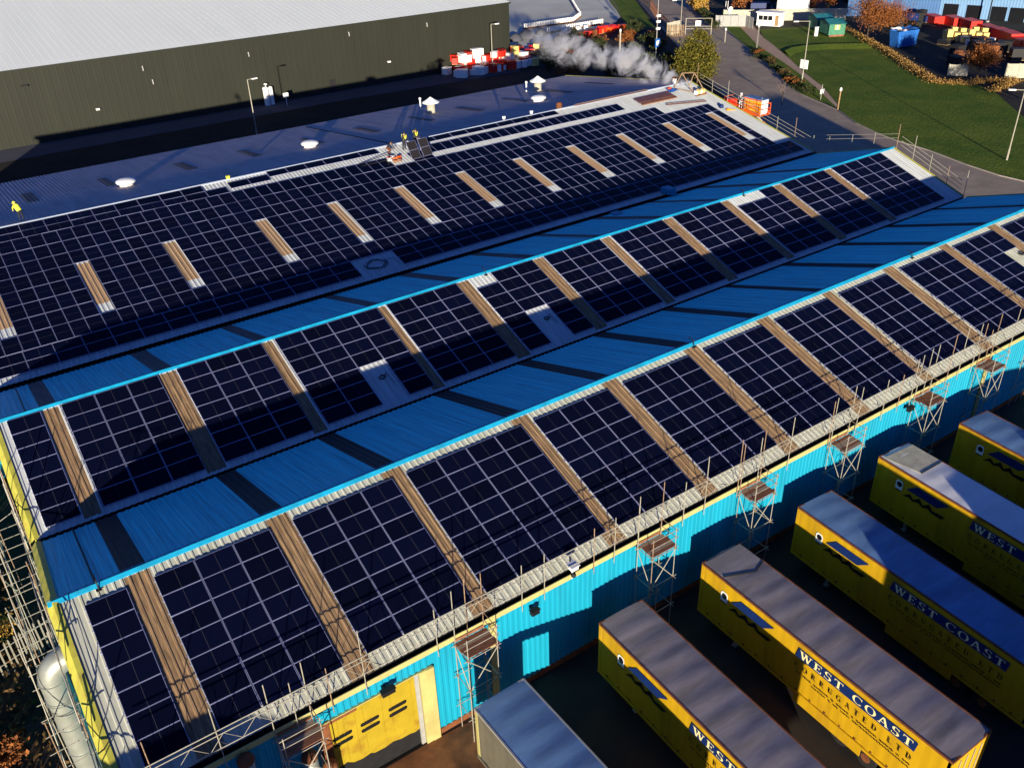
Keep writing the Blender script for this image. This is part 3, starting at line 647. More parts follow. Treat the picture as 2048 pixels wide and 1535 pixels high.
TW = [(5.35, 'scaffold tower left of the yellow roller door'), (13.5, 'scaffold tower between the yellow roller door and the grey trailer'), (24.0, 'scaffold tower behind the gap between the brown-roofed and the fully sunlit yellow trailers'),
      (31.1, 'scaffold tower in front of the blue wall, third right of the roller door'), (38.4, 'scaffold tower left of the pale roofed trailer'), (46.2, 'scaffold tower right of the pale roofed trailer'),
      (52.8, 'scaffold tower beside the yellow downpipe at the far end of the wall'), (59.0, 'scaffold tower cut by the right edge of the photo')]
for i, (x, lb) in enumerate(TW): tower(x, lb, i+1)
# eave edge protection: lattice beams and guard tubes the whole length of the wall
ep = thing('edge_protection', (38, -8.3, -2.9), 'scaffold lattice guard rail running the whole length of the front eave', 'guard rail')
mb = MB(); zlo, zhi = -2.02, -1.30
for z in (zlo, zhi): mb.tube((XL-.4, -8.30, z), (XR, -8.30, z), .022, 6)
mb.tube((XL-.8, -8.33, -1.02), (XR, -8.33, -1.02), .025, 6)
tag(mb.build('guard_tube', 'galv', ep))
zg = MB(); x = XL; k = 0
while x < XR-.7:
    zg.tube((x, -8.30, zlo if k % 2 else zhi), (x+.62, -8.30, zhi if k % 2 else zlo), .011, 5); x += .62; k += 1
tag(zg.build('lattice_bracing', 'galv', ep), kind='stuff')
rnd = random.Random(5); x = .2; k = 0
while x < XR-1:
    top = rnd.choice((-.7, -.5, -.1, .4, .2)); MB().tube((x, -8.27, -3.3), (x+rnd.uniform(-.03, .03), -8.27, top), .022, 6).build('upright', 'galv' if k % 3 else 'rusttube', ep); x += rnd.choice((1.25, 1.5, 2.4, 2.9, 3.4)); k += 1
for x in (2.9, 9.3, 15.4, 22.8, 29.2, 35.6, 41.8, 48.2): MB().tube((x, -8.30, zlo), (x-.55, -7.35, -2.25), .022, 6).build('stay', 'galv', ep)
# left gable scaffold
gs = thing('gable_scaffold', (-2.0, 4, G), 'tall tube scaffold standing along the left gable end', 'scaffold')
ox, ix = -2.55, -1.45
for i, y in enumerate((13.5, 10.6, 7.4, 4.6, 1.8, -1.2, -4.6, -8.0)):
    for x in (ox, ix):
        zt = (-.6+.9*(i % 2)) if x == ox else zroof(max(min(y, 45), -7.8))+.9
        MB().tube((x, y, G), (x+.05*(-1)**i, y+.03, zt), .022, 6).build('standard', 'galv' if i % 3 else 'rusttube', gs)
    if i % 2 == 0: MB().tube((ox, y, -3.5), (ix, y-2.3, -1.6), .022, 6).build('brace', 'galv', gs)
for x in (ox, ix):
    for z in ((-3.5, -1.6) if x == ix else (-3.5,)): MB().tube((x, 14, z), (x, -9.6, z), .026, 6).build('ledger', 'galv', gs)
for a, b in (((ox, 9.7, -5.4), (ox, 5.0, -1.0)), ((ox, 9.7, -1.2), (ox, 5.0, -5.4)), ((ox, 5, -5.4), (ox, .2, 1.3)), ((ox, 5, 0), (ox, .2, -5.4)), ((ox, .2, -5.4), (ox, -4.6, -.6)), ((ox, .2, 1), (ox, -4.6, -5.4)), ((ox, -4.6, -5.4), (ox, -9.2, -1)), ((ox, 13.5, -5), (ox, 9.7, -1))):
    MB().tube(a, b, .024, 6).build('brace', 'galv', gs)
for y in (-4.6, -2.2, .2): MB().tube((ix, y, zroof(y)+.8), (ix, y+2.4, zroof(min(y+2.4, 2))+.9), .024, 6).build('guard_rail', 'galv', gs)
for y in (-5.5, -2.2):
    for a, b in (((ix, y, zroof(y)+.9), (ix, y+1.4, zroof(y+1.4)+.1)), ((ix, y, zroof(y)+.1), (ix, y+1.4, zroof(y+1.4)+1.3)), ((ix, y, zroof(y)+.5), (ix, y+1.7, zroof(y+1.7)+.6))): MB().tube(a, b, .026, 6).build('brace', 'galv', gs)
for y in (9.0, 10.2): MB().tube((ix+.05, y, -2.6), (ix+.05, y+1.6, .5), .026, 6).build('brace', 'galv', gs)
for i in range(24): yy = -9.2+.95*i; MB().tube((ox-.35, yy, -3.42), (ix+.15, yy+.12, -3.42), .019, 6).build('transom', 'galv', gs)
# right gable guard rails
def gable_rail(label, y0, y1, n, up):
    g = thing('guard_rail', (XR+.5, (y0+y1)/2, zroof(y0)), label, 'guard rail', 'guard rails on the right gable')
    ys = [y0+(y1-y0)*i/(n-1) for i in range(n)]
    for i, y in enumerate(ys): MB().tube((XR+.5, y, zroof(y)-1.6), (XR+.5, y+.04, zroof(y)+up[i % len(up)]), .028, 6).build('upright', 'galv' if i % 3 else 'rusttube', g)
    for h in (.35, .75, 1.15): MB().tube((XR+.46, y0-.4, zroof(y0)+h), (XR+.46, y1+.4, zroof(y1)+h), .024, 6).build('rail', 'galv', g)
    return g
gable_rail('tube guard rail down the right gable of the middle roof', 17.3, 9.6, 5, (2.2, 2.2, 1.5, 1.5))
gable_rail('tube guard rail down the right gable of the far roof', 44.6, 27.0, 8, (2.3, 1.3, 2.2, 1.4))
gr = thing('guard_rail', (XR+.5, 21, -.5), 'long low guard tubes over the north slope of the middle roof', 'guard rail', 'guard rails on the right gable')
for h in (.9, 1.3): MB().tube((XR+.4, 17.3, .25+h), (XR+.4, 25.4, -1.6+h), .024, 6).build('rail', 'galv', gr)
for y in (19.8, 22.3, 25.0): MB().tube((XR+.4, y, zroof(y)-1), (XR+.4, y, zroof(y)+1.6), .022, 6).build('upright', 'galv', gr)
# ------------------------------------------------------------ ducts and small fittings on the factory
dt = thing('extract_duct', (-1.85, -1.1, G), 'fat galvanised duct dropping down the left gable inside the scaffold', 'duct')
mb = MB(); prof = []; DX, DY = -1.95, -1.1
prev = None
ring = []
for i in range(7):
    a = R_(90*i/6); ring.append((Vector((DX+.75-.75*math.cos(a), DY, -1.9+.75*math.sin(a))), a))
n = 16
for c, a in [(Vector((DX, DY, G+.4)), 0), (Vector((DX, DY, -1.9)), 0)]+ring[1:]+[(Vector((DX+1.0, DY, -1.15)), R_(90))]:
    ax = Vector((math.cos(a), 0, -math.sin(a)))      # horizontal-in-plane vector of the ring
    for i in range(n):
        t = 2*math.pi*i/n; p = c+ax*(.54*math.cos(t))+Vector((0, 1, 0))*(.54*math.sin(t)); mb.v.append(tuple(p))
k = len(mb.v)//n
for j in range(k-1):
    for i in range(n): mb.f.append((j*n+i, j*n+(i+1) % n, (j+1)*n+(i+1) % n, (j+1)*n+i)); mb.m.append(0)
mb.build('duct_body', 'duct', dt, smooth=True)
for z in (-1.95, -3.0, -3.12, -4.6, -6.2): MB().lathe([(.54, 0), (.585, .015), (.585, .045), (.54, .06)], 20, 0, (DX, DY, z)).build('flange', 'duct', dt, smooth=False)
MB().lathe([(.62, 0), (.8, .05), (.8, .4)], 14, 0, (DX, DY, G)).build('fan_base', 'grey', dt)
for (x, y, zt, r), lb in (((3.25, -8.55, -2.95, .30), 'capped galvanised flue on the blue wall near the left corner'), ((5.55, -8.75, -4.35, .30), 'galvanised flue standing under the scaffold platform left of the yellow door'), ((6.3, -8.7, -5.55, .26), 'short galvanised flue tight against the rusty door jamb')):
    f = thing('wall_flue', (x, y, G), lb, 'flue', 'flues on the blue wall')
    MB().lathe([(r, 0), (r, zt-G-.1)], 14, 0, (x, y, G)).build('pipe', 'duct', f, smooth=True)
    MB().lathe([(r+.02, 0), (r+.05, .06), (r+.02, .16), (r*.7, .24), (r*.3, .28)], 14, 0, (x, y, zt-.12)).build('cap', 'rust', f, smooth=True)
    for z in (-7.2, -6.0): MB().lathe([(r, 0), (r+.03, .01), (r+.03, .05), (r, .06)], 14, 0, (x, y, z if z < zt-.3 else zt-.6)).build('band', 'duct', f)
def wall_lamp(x, z, lb, w=.42):
    t = thing('floodlight', (x, -8.0, z), lb, 'floodlight', 'floodlights on the blue wall')
    MB().box(x-.04, x+.04, -8.35, -8.02, z-.03, z+.03).build('bracket', 'dark', t)
    MB().box(x-w/2, x+w/2, -8.50, -8.28, z-.14, z+.10).prism([(x-w/2-.03, -8.54), (x+w/2+.03, -8.54), (x+w/2+.03, -8.25), (x-w/2-.03, -8.25)], z+.10, z+.13).build('lamp_housing', 'dark', t)
    MB().box(x-w/2+.04, x+w/2-.04, -8.515, -8.50, z-.11, z+.06).build('lens', 'glass', t)
wall_lamp(9.35, -3.58, 'black floodlight above the yellow roller door', .6)
wall_lamp(16.9, -3.55, 'black floodlight on bare blue wall right of the yellow corner post')
wall_lamp(45.0, -3.5, 'black floodlight on the far blue wall left of the pale roofed trailer', .5)
t = thing('security_camera', (19.2, -8.2, -2.6), 'white security camera housing on the eave above the trailers', 'camera')
MB().tube((19.2, -8.2, -2.9), (19.2, -8.2, -2.2), .05, 8).build('bracket', 'white', t); MB().box(19.0, 19.38, -8.45, -8.1, -2.28, -2.05).box(18.95, 19.43, -8.5, -8.05, -2.05, -2.02).build('housing', 'white', t); MB().lathe([(.11, 0), (.13, .08), (.10, .2)], 10, 0, (19.2, -8.3, -2.75)).build('dome', 'dark', t)
def on(F, x, y, z=0.0): return F @ Vector((x, y, z))
for F, x, lb in ((F1, 35.2, 'black anchor bracket over the front ridge, left one'), (F1, 56.8, 'black anchor bracket over the front ridge, right one'), (F2, 31.0, 'black anchor bracket over the middle ridge, left one'), (F2, 57.4, 'black anchor bracket over the middle ridge, right one'), (F1, .75, 'black anchor bracket over the front ridge at the left gable')):
    p = on(F, x, -.3, .05); t = thing('ridge_anchor', p, lb, 'bracket', 'anchor brackets on the ridges')
    MB().tube(p, on(F, x, -.05, .42), .03, 6).tube(on(F, x, -.05, .42), on(F, x, .35, .30), .03, 6).build('arm', 'dark', t); MB().box(-.12, .12, -.1, .1, 0, .03, T=Matrix.Translation(p)).build('foot', 'dark', t)
def coil(F, x, v, lb, r=.35):
    p = on(F, x, -v, .05); t = thing('cable_coil', p, lb, 'cable coil', 'coils of cable left on bare roof sheets'); mb = MB(); rnd = random.Random(int(x*10))
    pts = []
    for i in range(50): a = i*.52; rr = r*(.6+.4*rnd.random()); pts.append(on(F, x+rr*math.cos(a)*1.4, -v+rr*math.sin(a), .06+.004*i*.3))
    mb.path(pts, .018, 5); mb.build('loops', 'dark', t); MB().path([pts[-1], on(F, x+r*2.2, -v+.3, .06), on(F, x+r*2.4, -v-.8, .06)], .014, 5).build('tail', 'dark', t)
coil(F2, 19.7, 6.0, 'small dark cable coil in the left bare patch of the middle roof', .18); coil(F2, 32.5, 5.9, 'small dark cable coil in the right bare patch of the middle roof', .18)
coil(F3, 27.6, 17.5, 'large loose coil of black cable on the bare patch of the far roof', .75); coil(F1, 66.0, 3.6, 'dark cable coil on the bare patch near the right edge of the front roof', .2)
for x, y, lb in ((57.5, 23.6, 'blue overflow hopper on the valley gutter, right one with a spout'), (49.9, 23.4, 'flat blue cover plate on the north slope beside the valley gutter')):
    z = zroof(y); t = thing('gutter_hopper', (x, y, z), lb, 'gutter hopper')
    MB().box(x-.45, x+.45, 25.8 if x > 55 else 24.4, 26.9 if x > 55 else 25.3, -2.05 if x > 55 else -1.9, -1.55 if x > 55 else -1.8).build('hopper_box', 'cyan', t); MB().box(x-.2, x+.2, 25.4 if x > 55 else 24.2, 25.8 if x > 55 else 24.4, -2.1, -1.75).build('spout', 'cyan', t)
for x, y, lb in ((15.1, 7.8, 'white dome roof ventilator nearest the worker in yellow'), (33.4, 8.4, 'white dome roof ventilator in the middle of the far north slope'), (61.9, 8.1, 'white dome roof ventilator in front of the conical cowl')):
    p = on(FB3, x, y); t = thing('roof_ventilator', p, lb, 'ventilator', 'white dome ventilators on the far roof')
    MB().lathe([(.62, -.1), (.62, .22)], 16, 0, p).build('base', 'white', t); MB().lathe([(.60, .22), (.60, .36)], 16, 0, p).build('neck', 'rust', t)
    MB().lathe([(.86, .34), (.90, .40), (.86, .52), (.60, .64), (.2, .70)], 18, 0, p).build('dome', 'white', t, smooth=True)
for x, y, lb in ((51.4, 15.1, 'conical rain cowl on a stubby chimney, beside the thin vent pipe'), (67.4, 15.9, 'conical rain cowl on a stubby chimney, near the steam')):
    p = on(FB3, x, y); t = thing('chimney_cowl', p, lb, 'chimney cowl', 'conical cowls on the far roof')
    MB().lathe([(.55, -.2), (.48, .3), (.48, 1.0)], 14, 0, p).build('stack', 'concfence', t, smooth=True)
    for i in range(4): a = R_(45+90*i); MB().tube(p+Vector((.44*math.cos(a), .44*math.sin(a), 1.0)), p+Vector((.5*math.cos(a), .5*math.sin(a), 1.3)), .025, 5).build('strut', 'dark', t)
    MB().lathe([(1.02, 1.22), (1.02, 1.27), (.5, 1.55), (.05, 1.85)], 18, 0, p).build('cone', 'whiteroof', t)
for x, y, lb in ((52.8, 20.3, 'thin white vent pipe by the left conical cowl'), (66.4, 17.0, 'thin vent pipe by the right conical cowl')):
    p = on(FB3, x, y); t = thing('vent_pipe', p, lb, 'vent pipe'); MB().lathe([(.09, -.1), (.09, 1.1)], 8, 0, p).build('pipe', 'white', t); MB().lathe([(.16, 1.1), (.16, 1.25), (.05, 1.33)], 8, 0, p).build('cap', 'white', t)
# materials and tools left on the far roof
st = thing('stacked_rails', on(F3, 71, -2.0), 'stack of dark mounting rails laid across the bare far roof', 'rails')
for i in range(8): MB().box(68.35+.05*(i % 3), 73.55+.06*(i % 2), -2.9+.22*i, -2.76+.22*i, .05, .16, T=F3).build('rail', 'rail' if i not in (0, 2) else 'plank', st)
for a, b, lb in (((60.9, -.05), (71.4, -.05), 'long dark rail lying along the far ridge'), ((70.9, -4.0), (76.0, -5.1), 'single dark rail lying askew at the top right corner of the array')):
    t = thing('loose_rail', on(F3, *a), lb, 'rail'); A, B = on(F3, *a, .16), on(F3, *b, .16); mb = MB(); mb.tube(A, B, .08, 4); mb.build('bar', 'rail', t); MB().tube(A+Vector((0, 0, .1)), B+Vector((0, 0, .1)), .03, 4).build('flange', 'rusttube', t)
t = thing('blue_sheet', on(F3, 74.2, -1.2), 'crumpled blue plastic sheet near the far ridge', 'plastic sheet'); rnd = random.Random(4); mb = MB()
for j in range(4):
    for i in range(4): mb.v.append(tuple(on(F3, 73.6+.42*i+.1*rnd.random(), -1.7+.32*j+.1*rnd.random(), .08+.22*rnd.random())))
for j in range(3):
    for i in range(3): mb.f.append((j*4+i, j*4+i+1, j*4+i+5, j*4+i+4)); mb.m.append(0)
mb.build('sheet', 'skip', t); MB().box(74.0, 74.5, -.8, -.6, .06, .25, T=F3).build('strap', 'orange', t)
hf = thing('hoist_frame', on(F3, 76.3, -2.5), 'yellowish frame hoist of angled tubes standing at the far right roof corner', 'hoist')
for a, b in (((75.2, -.6, 0), (76.1, -2.6, .2)), ((75.2, -.6, 0), (75.5, -1.0, 1.9)), ((75.5, -1.0, 1.9), (76.3, -2.6, .2)), ((77.4, -.8, 0), (77.2, -1.3, 1.8)), ((77.2, -1.3, 1.8), (77.8, -2.9, .2)), ((75.5, -1.0, 1.9), (77.2, -1.3, 1.8))): MB().tube(on(F3, *a), on(F3, *b), .06, 6).build('tube', 'rusttube', hf)
for i in range(4): MB().box(76.1+.36*i, 76.4+.36*i, -3.3, -2.9, .1, .5+.12*(i % 2), T=F3).build('gear_box', 'crate' if i % 2 else 'white', hf)
MB().box(76.0, 77.7, -3.5, -3.35, .05, .16, T=F3).build('base_bar', 'plank', hf)
for x, v, m, lb, r in ((76.95, 7.8, 'amber', 'coil of orange strap on the white roof edge', .22), (76.6, 7.0, 'navy', 'dark blue bag on the white roof edge', .26)):
    t = thing('strap_coil' if m == 'amber' else 'tool_bag', on(F3, x, -v), lb, 'strap coil' if m == 'amber' else 'bag'); mb = MB(); p = on(F3, x, -v, .05)
    if m == 'amber':
        for i in range(12): a, b = 2*math.pi*i/12, 2*math.pi*(i+1)/12; mb.tube(p+Vector((r*math.cos(a), r*math.sin(a), .08)), p+Vector((r*math.cos(b), r*math.sin(b), .08)), .07, 6)
        mb.build('coil', m, t); MB().tube(p+Vector((r, 0, .05)), p+Vector((r+.5, -.4, 0)), .04, 5).build('tail', m, t)
    else: mb.lathe([(.2, 0), (.27, .08), (.25, .3), (.12, .42)], 10, 0, p); mb.build('body', m, t, smooth=True); MB().tube(p+Vector((-.15, 0, .38)), p+Vector((.15, 0, .38)), .025, 5).build('handle', 'black', t)
for x, v, lb in ((58.9, -.1, 'dark ball shaped bundle on the far ridge where the panels stop'),):
    t = thing('cable_drum', on(F3, x, -v), lb, 'cable drum'); p = on(F3, x, -v, .1); MB().lathe([(.1, 0), (.33, .1), (.36, .35), (.3, .6), (.1, .68)], 12, 0, p).build('drum', 'rust', t, smooth=True); MB().lathe([(.38, .3), (.38, .36)], 12, 0, p).build('rim', 'dark', t)
for x, v, lb in ((22.2, -.1, 'yellow tool bag on the far ridge at the left end of the bare strip'), (51.9, -.4, 'small white bucket on the far ridge, left one'), (55.4, -.35, 'small white bucket on the far ridge, right one')):
    p = on(F3, x, -v, .05); t = thing('bucket' if 'bucket' in lb else 'tool_bag', p, lb, 'bucket' if 'bucket' in lb else 'bag'); MB().lathe([(.14, 0), (.2, .3), (.17, .31)], 10, 0, p).build('body', 'white' if 'bucket' in lb else 'hiviz', t); MB().tube(p+Vector((-.18, 0, .3)), p+Vector((.18, 0, .38)), .015, 5).build('handle', 'dark', t)
# ------------------------------------------------------------ people
def figure(name, pose, radii, mats, root, helmet='white', hair=None, vest=None):
    """one continuous skinned body: pose = joint positions; returns the body object"""
    J = list(pose.keys()); E = [('pelvis', 'waist'), ('waist', 'chest'), ('chest', 'neck'), ('neck', 'head'), ('head', 'crown')]
    for s in 'lr': E += [('pelvis', 'hip'+s), ('hip'+s, 'knee'+s), ('knee'+s, 'ankle'+s), ('ankle'+s, 'toe'+s), ('chest', 'sho'+s), ('sho'+s, 'elb'+s), ('elb'+s, 'wri'+s), ('wri'+s, 'hand'+s)]
    for s in 'lr':
        for k in range(5):
            if f'f{k}{s}' in pose: E.append(('hand'+s, f'f{k}{s}'))
    me = bpy.data.meshes.new('body'); me.from_pydata([pose[j] for j in J], [(J.index(a), J.index(b)) for a, b in E], [])
    o = bpy.data.objects.new('tmp', me); COL.objects.link(o); md = o.modifiers.new('s', 'SKIN'); md.use_smooth_shade = True
    sk = me.skin_vertices[0].data
    for i, j in enumerate(J):
        key = j.rstrip('lr') if j[:-1] in ('hip', 'knee', 'ankle', 'toe', 'sho', 'elb', 'wri', 'hand') else (j[0] if j[0] == 'f' and j[1].isdigit() else j); r = radii.get(key, .06); sk[i].radius = (r, r) if not isinstance(r, tuple) else r
        sk[i].use_root = (j == 'pelvis')
    o.modifiers.new('d', 'SUBSURF').levels = 1
    dg = bpy.context.evaluated_depsgraph_get(); m2 = bpy.data.meshes.new_from_object(o.evaluated_get(dg)); bpy.data.objects.remove(o)
    for q in mats: m2.materials.append(M[q])
    jp = {j: Vector(p) for j, p in pose.items()}
    for p in m2.polygons:
        c = p.center; b = min(jp, key=lambda j: (jp[j]-c).length)
        p.material_index = 2 if b in ('head', 'crown', 'neck') or b[:4] in ('hand', 'wri') or b[0] == 'f' and b[1].isdigit() else (1 if b[:3] in ('hip', 'kne', 'ank', 'toe') or b == 'pelvis' else 0); p.use_smooth = True
    b = place('body', m2, root, WM[root.name])
    h, c = jp['head'], jp['crown']; ax = (c-h).normalized(); T = WM[root.name]
    zq = Vector((0, 0, 1)).rotation_difference(ax).to_matrix().to_4x4(); HM = T @ Matrix.Translation(h+ax*.03) @ zq
    MB().lathe([(.135, -.01), (.130, .04), (.10, .11), (.04, .145)], 12).lathe([(.165, -.015), (.165, 0)], 12).build('helmet', helmet, root, True, HM)
    face = MB()
    for x in (-.035, .035): face.lathe([(.012, -.01), (.012, .01)], 6, 0, (x, -.098, -.055))
    face.box(-.03, .03, -.105, -.09, -.135, -.125); face.build('face', 'black', root, False, HM)
    MB().box(-.012, .012, -.122, -.09, -.11, -.07).build('nose', 'skin', root, False, HM)
    return b
RAD = dict(pelvis=.155, waist=.145, chest=.175, neck=.058, head=.095, crown=.07, hip=.10, knee=.072, ankle=.05, toe=.045, sho=.082, elb=.055, wri=.038, hand=.042, f=.011)
def stand(bend=0.0, arms='down', crouch=0.0, look=-1):
    """joints of a person facing local -Y, feet at z = 0"""
    k = crouch; pz = .93-.48*k; P = {}
    P['pelvis'] = (0, .22*k, pz)
    sy, cy = math.sin(bend), math.cos(bend)
    def up_(d, x=0.0): return (x, .22*k-d*sy, pz+d*cy)
    P['waist'] = up_(.2); P['chest'] = up_(.42); P['neck'] = up_(.60); P['head'] = up_(.72); P['crown'] = up_(.84)
    for s, q in (('l', 1), ('r', -1)):
        P['hip'+s] = (.10*q, .22*k, pz-.06); P['knee'+s] = (.13*q, -.04-.28*k, .50-.06*k); P['ankle'+s] = (.14*q, .05, .09); P['toe'+s] = (.15*q, -.13, .045)
        S = Vector(up_(.52, .20*q)); P['sho'+s] = tuple(S)
        if arms == 'down': e, w_ = S+Vector((.06*q, -.02, -.29)), S+Vector((.05*q, -.10, -.54))
        elif arms == 'fwd': e, w_ = S+Vector((.05*q, -.14, -.24)), S+Vector((-.02*q, -.38, -.22))
        else: e, w_ = S+Vector((.02*q, -.20, -.22)), S+Vector((-.04*q, -.36, -.42))
        d = (w_-e).normalized(); P['elb'+s] = tuple(e); P['wri'+s] = tuple(w_); hnd = w_+d*.075; P['hand'+s] = tuple(hnd)
        for f in range(5): P[f'f{f}{s}'] = tuple(hnd+d*(.085 if f in (1, 2) else .07 if f else .045)+Vector(((f-2)*.022*(1 if f else 1.6), (0 if f else -.03), -.012)))
    return P
def vest(root, P, m='hiviz', straps=False):
    c, w_, n_ = Vector(P['chest']), Vector(P['waist']), Vector(P['neck']); ax = (n_-w_).normalized(); T = WM[root.name] @ Matrix.Translation(w_) @ Vector((0, 0, 1)).rotation_difference(ax).to_matrix().to_4x4()
    if straps:
        mb = MB()
        for q in (-1, 1):
            for yy in (-.20, .19): mb.path([(0.02*q, yy, -.02), (.10*q, yy*1.02, .22), (.13*q, yy*.75, .38)], .036, 6)
        mb.path([(-.13, -.18, .0), (.13, -.18, .0)], .035, 6); return mb.build('harness', m, root, False, T)
    a = MB(); prof = [(.17, -.20), (.185, -.02), (.205, .2), (.20, .33), (.10, .43)]; a.lathe(prof, 14); a.v = [(x*1.12, y*.92, z) for x, y, z in a.v]
    return a.build('vest', m, root, True, T)
def person(loc, rz, label, P, mats, helmet='white', v=None, straps=False):
    t = thing('person', loc, label, 'person', rz=rz); figure('body', P, RAD, mats, t, helmet)
    if v: vest(t, P, v, straps)
    return t
p = on(FB3, 5.5, 1.0, .04); person(p, R_(200), 'person in a bright yellow jacket bending forward on the far roof', stand(.75, 'reach', .10), ['hiviz', 'cloth', 'skin'], 'hiviz', 'hiviz')
P_ = stand(.25, 'reach'); person(on(F3, 39.1, -1.35, .04), R_(15), 'person behind the left upright solar panel wearing a pale V shaped harness', P_, ['cloth', 'cloth', 'skin'], 'cloth', 'hiviz', True)
person(on(F3, 40.45, -1.15, .04), R_(10), 'person behind the right upright solar panel wearing a pale harness', P_, ['cloth', 'cloth', 'skin'], 'cloth', 'hiviz', True)
person(on(F3, 37.3, -1.55, .04), R_(40), 'person in dark clothes crouching beside tools left of the upright panels', stand(.8, 'reach', .6), ['cloth', 'rust', 'skin'], 'cloth')
rnd = random.Random(9)
for i in range(9):
    x, v = 36.7+rnd.random()*1.5, 2.2+rnd.random()*1.2; p = on(F3, x, -v, .05); hh = .15+.2*rnd.random()
    t = thing('tool_case', p, ['orange', 'pale', 'brown'][i % 3]+' tool case in the clutter beside the crouching person', 'tool case', 'tool cases beside the crouching person', rnd.random()*3); mb = MB().box(-.2, .2, -.13, .13, 0, hh, T=WM[t.name]); mb.build('case', ['orange', 'clothg', 'plank'][i % 3], t); MB().box(-.07, .07, -.02, .02, hh, hh+.05, T=WM[t.name]).build('handle', 'black', t)
for i, (x, lb) in enumerate(((39.25, 'loose solar panel held upright by the left of two people'), (40.55, 'loose solar panel held upright by the right of two people'))):
    b0 = on(F3, x, -3.55+.12*i, .12); T = Matrix.Translation(b0) @ Matrix.Rotation(R_(6), 4, 'Z') @ Matrix.Rotation(R_(58), 4, 'X')
    o = place('solar_panel_module', None, None, Matrix.Translation(b0)); tag(o, lb, 'solar panel', 'loose solar panels held upright'); o_m = T @ Matrix.Translation((0, .88, 0)) @ Matrix.Rotation(math.pi/2, 4, 'Z')
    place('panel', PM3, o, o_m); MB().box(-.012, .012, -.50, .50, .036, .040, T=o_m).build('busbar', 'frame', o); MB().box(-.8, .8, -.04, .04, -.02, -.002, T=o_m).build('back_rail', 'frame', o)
t = thing('loose_rail', on(F3, 36, -2.5), 'thin tubes lying on the bare strip left of the crouching person', 'tube'); MB().tube(on(F3, 33.6, -2.3, .1), on(F3, 37.1, -2.2, .5), .035, 5).build('bar', 'dark', t); MB().tube(on(F3, 33.8, -2.7, .1), on(F3, 37.0, -2.9, .3), .035, 5).build('flange', 'dark', t)
# ------------------------------------------------------------ cherry picker at the right gable
cp = thing('cherry_picker', (82.5, 36, G), 'orange cherry picker basket raised beside the right roof edge', 'cherry picker')
bx0, bx1, by0, by1, bz = 79.5, 81.2, 35.2, 40.6, -.35
MB().box(bx0, bx1, by0, by1, bz-.12, bz).box(bx0-.03, bx0, by0, by1, bz-.12, bz+.30).box(bx1, bx1+.03, by0, by1, bz-.12, bz+.30).build('basket_floor', 'orange', cp)
for x, y in [(x, y) for x in (bx0, bx1) for y in (by0, by0+1.8, by0+3.6, by1)]: MB().tube((x, y, bz), (x, y, bz+1.15), .035, 6).build('rail_post', 'orange', cp)
for z in (.6, 1.15):
    for a, b in (((bx0, by0), (bx0, by1)), ((bx1, by0), (bx1, by1)), ((bx0, by0), (bx1, by0)), ((bx0, by1), (bx1, by1))): MB().tube((*a, bz+z), (*b, bz+z), .035, 6).build('rail', 'orange', cp)
MB().box(bx0+.2, bx1-.2, by1-.7, by1-.1, bz, bz+.9).build('control_box', 'red', cp)
MB().tube((80.6, 37.2, bz-.1), (81.4, 36.2, -1.6), .10, 8).build('jib', 'galv', cp); MB().tube((81.4, 36.2, -1.6), (84.6, 31.0, G+1.6), .16, 8).build('boom', 'orange', cp)
MB().tube((80.2, 38.4, bz-.1), (81.0, 36.8, -1.3), .07, 8).build('jib', 'galv', cp)
MB().box(83.4, 85.8, 29.0, 32.8, G+.6, G+1.6).build('chassis', 'orange', cp)
for x in (83.3, 85.9):
    for y in (29.7, 32.1): MB().tube((x-.15, y, G+.45), (x+.15, y, G+.45), .45, 12).build('wheel', 'rubber', cp)
# pallet of boards and orange safety mesh carried in the basket
sb = thing('panel_crate', (80.4, 36.6, bz), 'orange and yellow slatted crate of white sheets riding in the cherry picker basket', 'crate')
MB().box(79.9, 80.9, 35.35, 37.9, bz+.02, bz+1.55).build('sheets', 'white', sb)
MB().box(79.84, 80.96, 35.3, 37.95, bz+1.55, bz+1.62).build('lid', 'troof_blue', sb)
for i in range(4):
    for j in range(2): MB().box(79.80, 79.86, 35.40+.62*i, 35.90+.62*i, bz+.15+.68*j, bz+.68+.68*j).build('slat', 'amber', sb)
MB().box(79.76, 79.81, 35.3, 37.95, bz+.0, bz+.12).box(79.76, 79.81, 35.3, 37.95, bz+.70, bz+.80).box(79.76, 79.81, 35.3, 37.95, bz+1.42, bz+1.55).build('band', 'orange', sb)
person((80.2, 38.75, bz), R_(300), 'person in white overalls and dark harness standing in the cherry picker basket', stand(.1, 'fwd'), ['clothg', 'clothg', 'skin'], 'white', 'cloth', True)
# ------------------------------------------------------------ grey warehouse behind
wh = thing('warehouse', (40, 113, G), 'huge windowless warehouse with olive grey walls and a white roof', 'warehouse')
WX0, WX1, WYF, WZ = -60, 98.6, 113.0, 1.9
def clad2(p0, p1, z0, z1, m, pitch, h, parent, name='wall_cladding'):
    p0, p1 = Vector(p0), Vector(p1); L = (p1-p0).length; d = (p1-p0)/L; o = Vector((d.y, -d.x)); mb = MB(); prof = [(0, 0)]; k = 1
    while k*pitch < L-.1: c = k*pitch; prof += [(c-.12, 0), (c-.06, h), (c+.06, h), (c+.12, 0)]; k += 1
    prof.append((L, 0)); n = len(prof)
    for z in (z0, z1):
        for s, q in prof: P = p0+d*s+o*q; mb.v.append((P.x, P.y, z))
    for i in range(n-1): mb.f.append((i, i+1, n+i+1, n+i)); mb.m.append(0)
    return mb.build(name, m, parent)
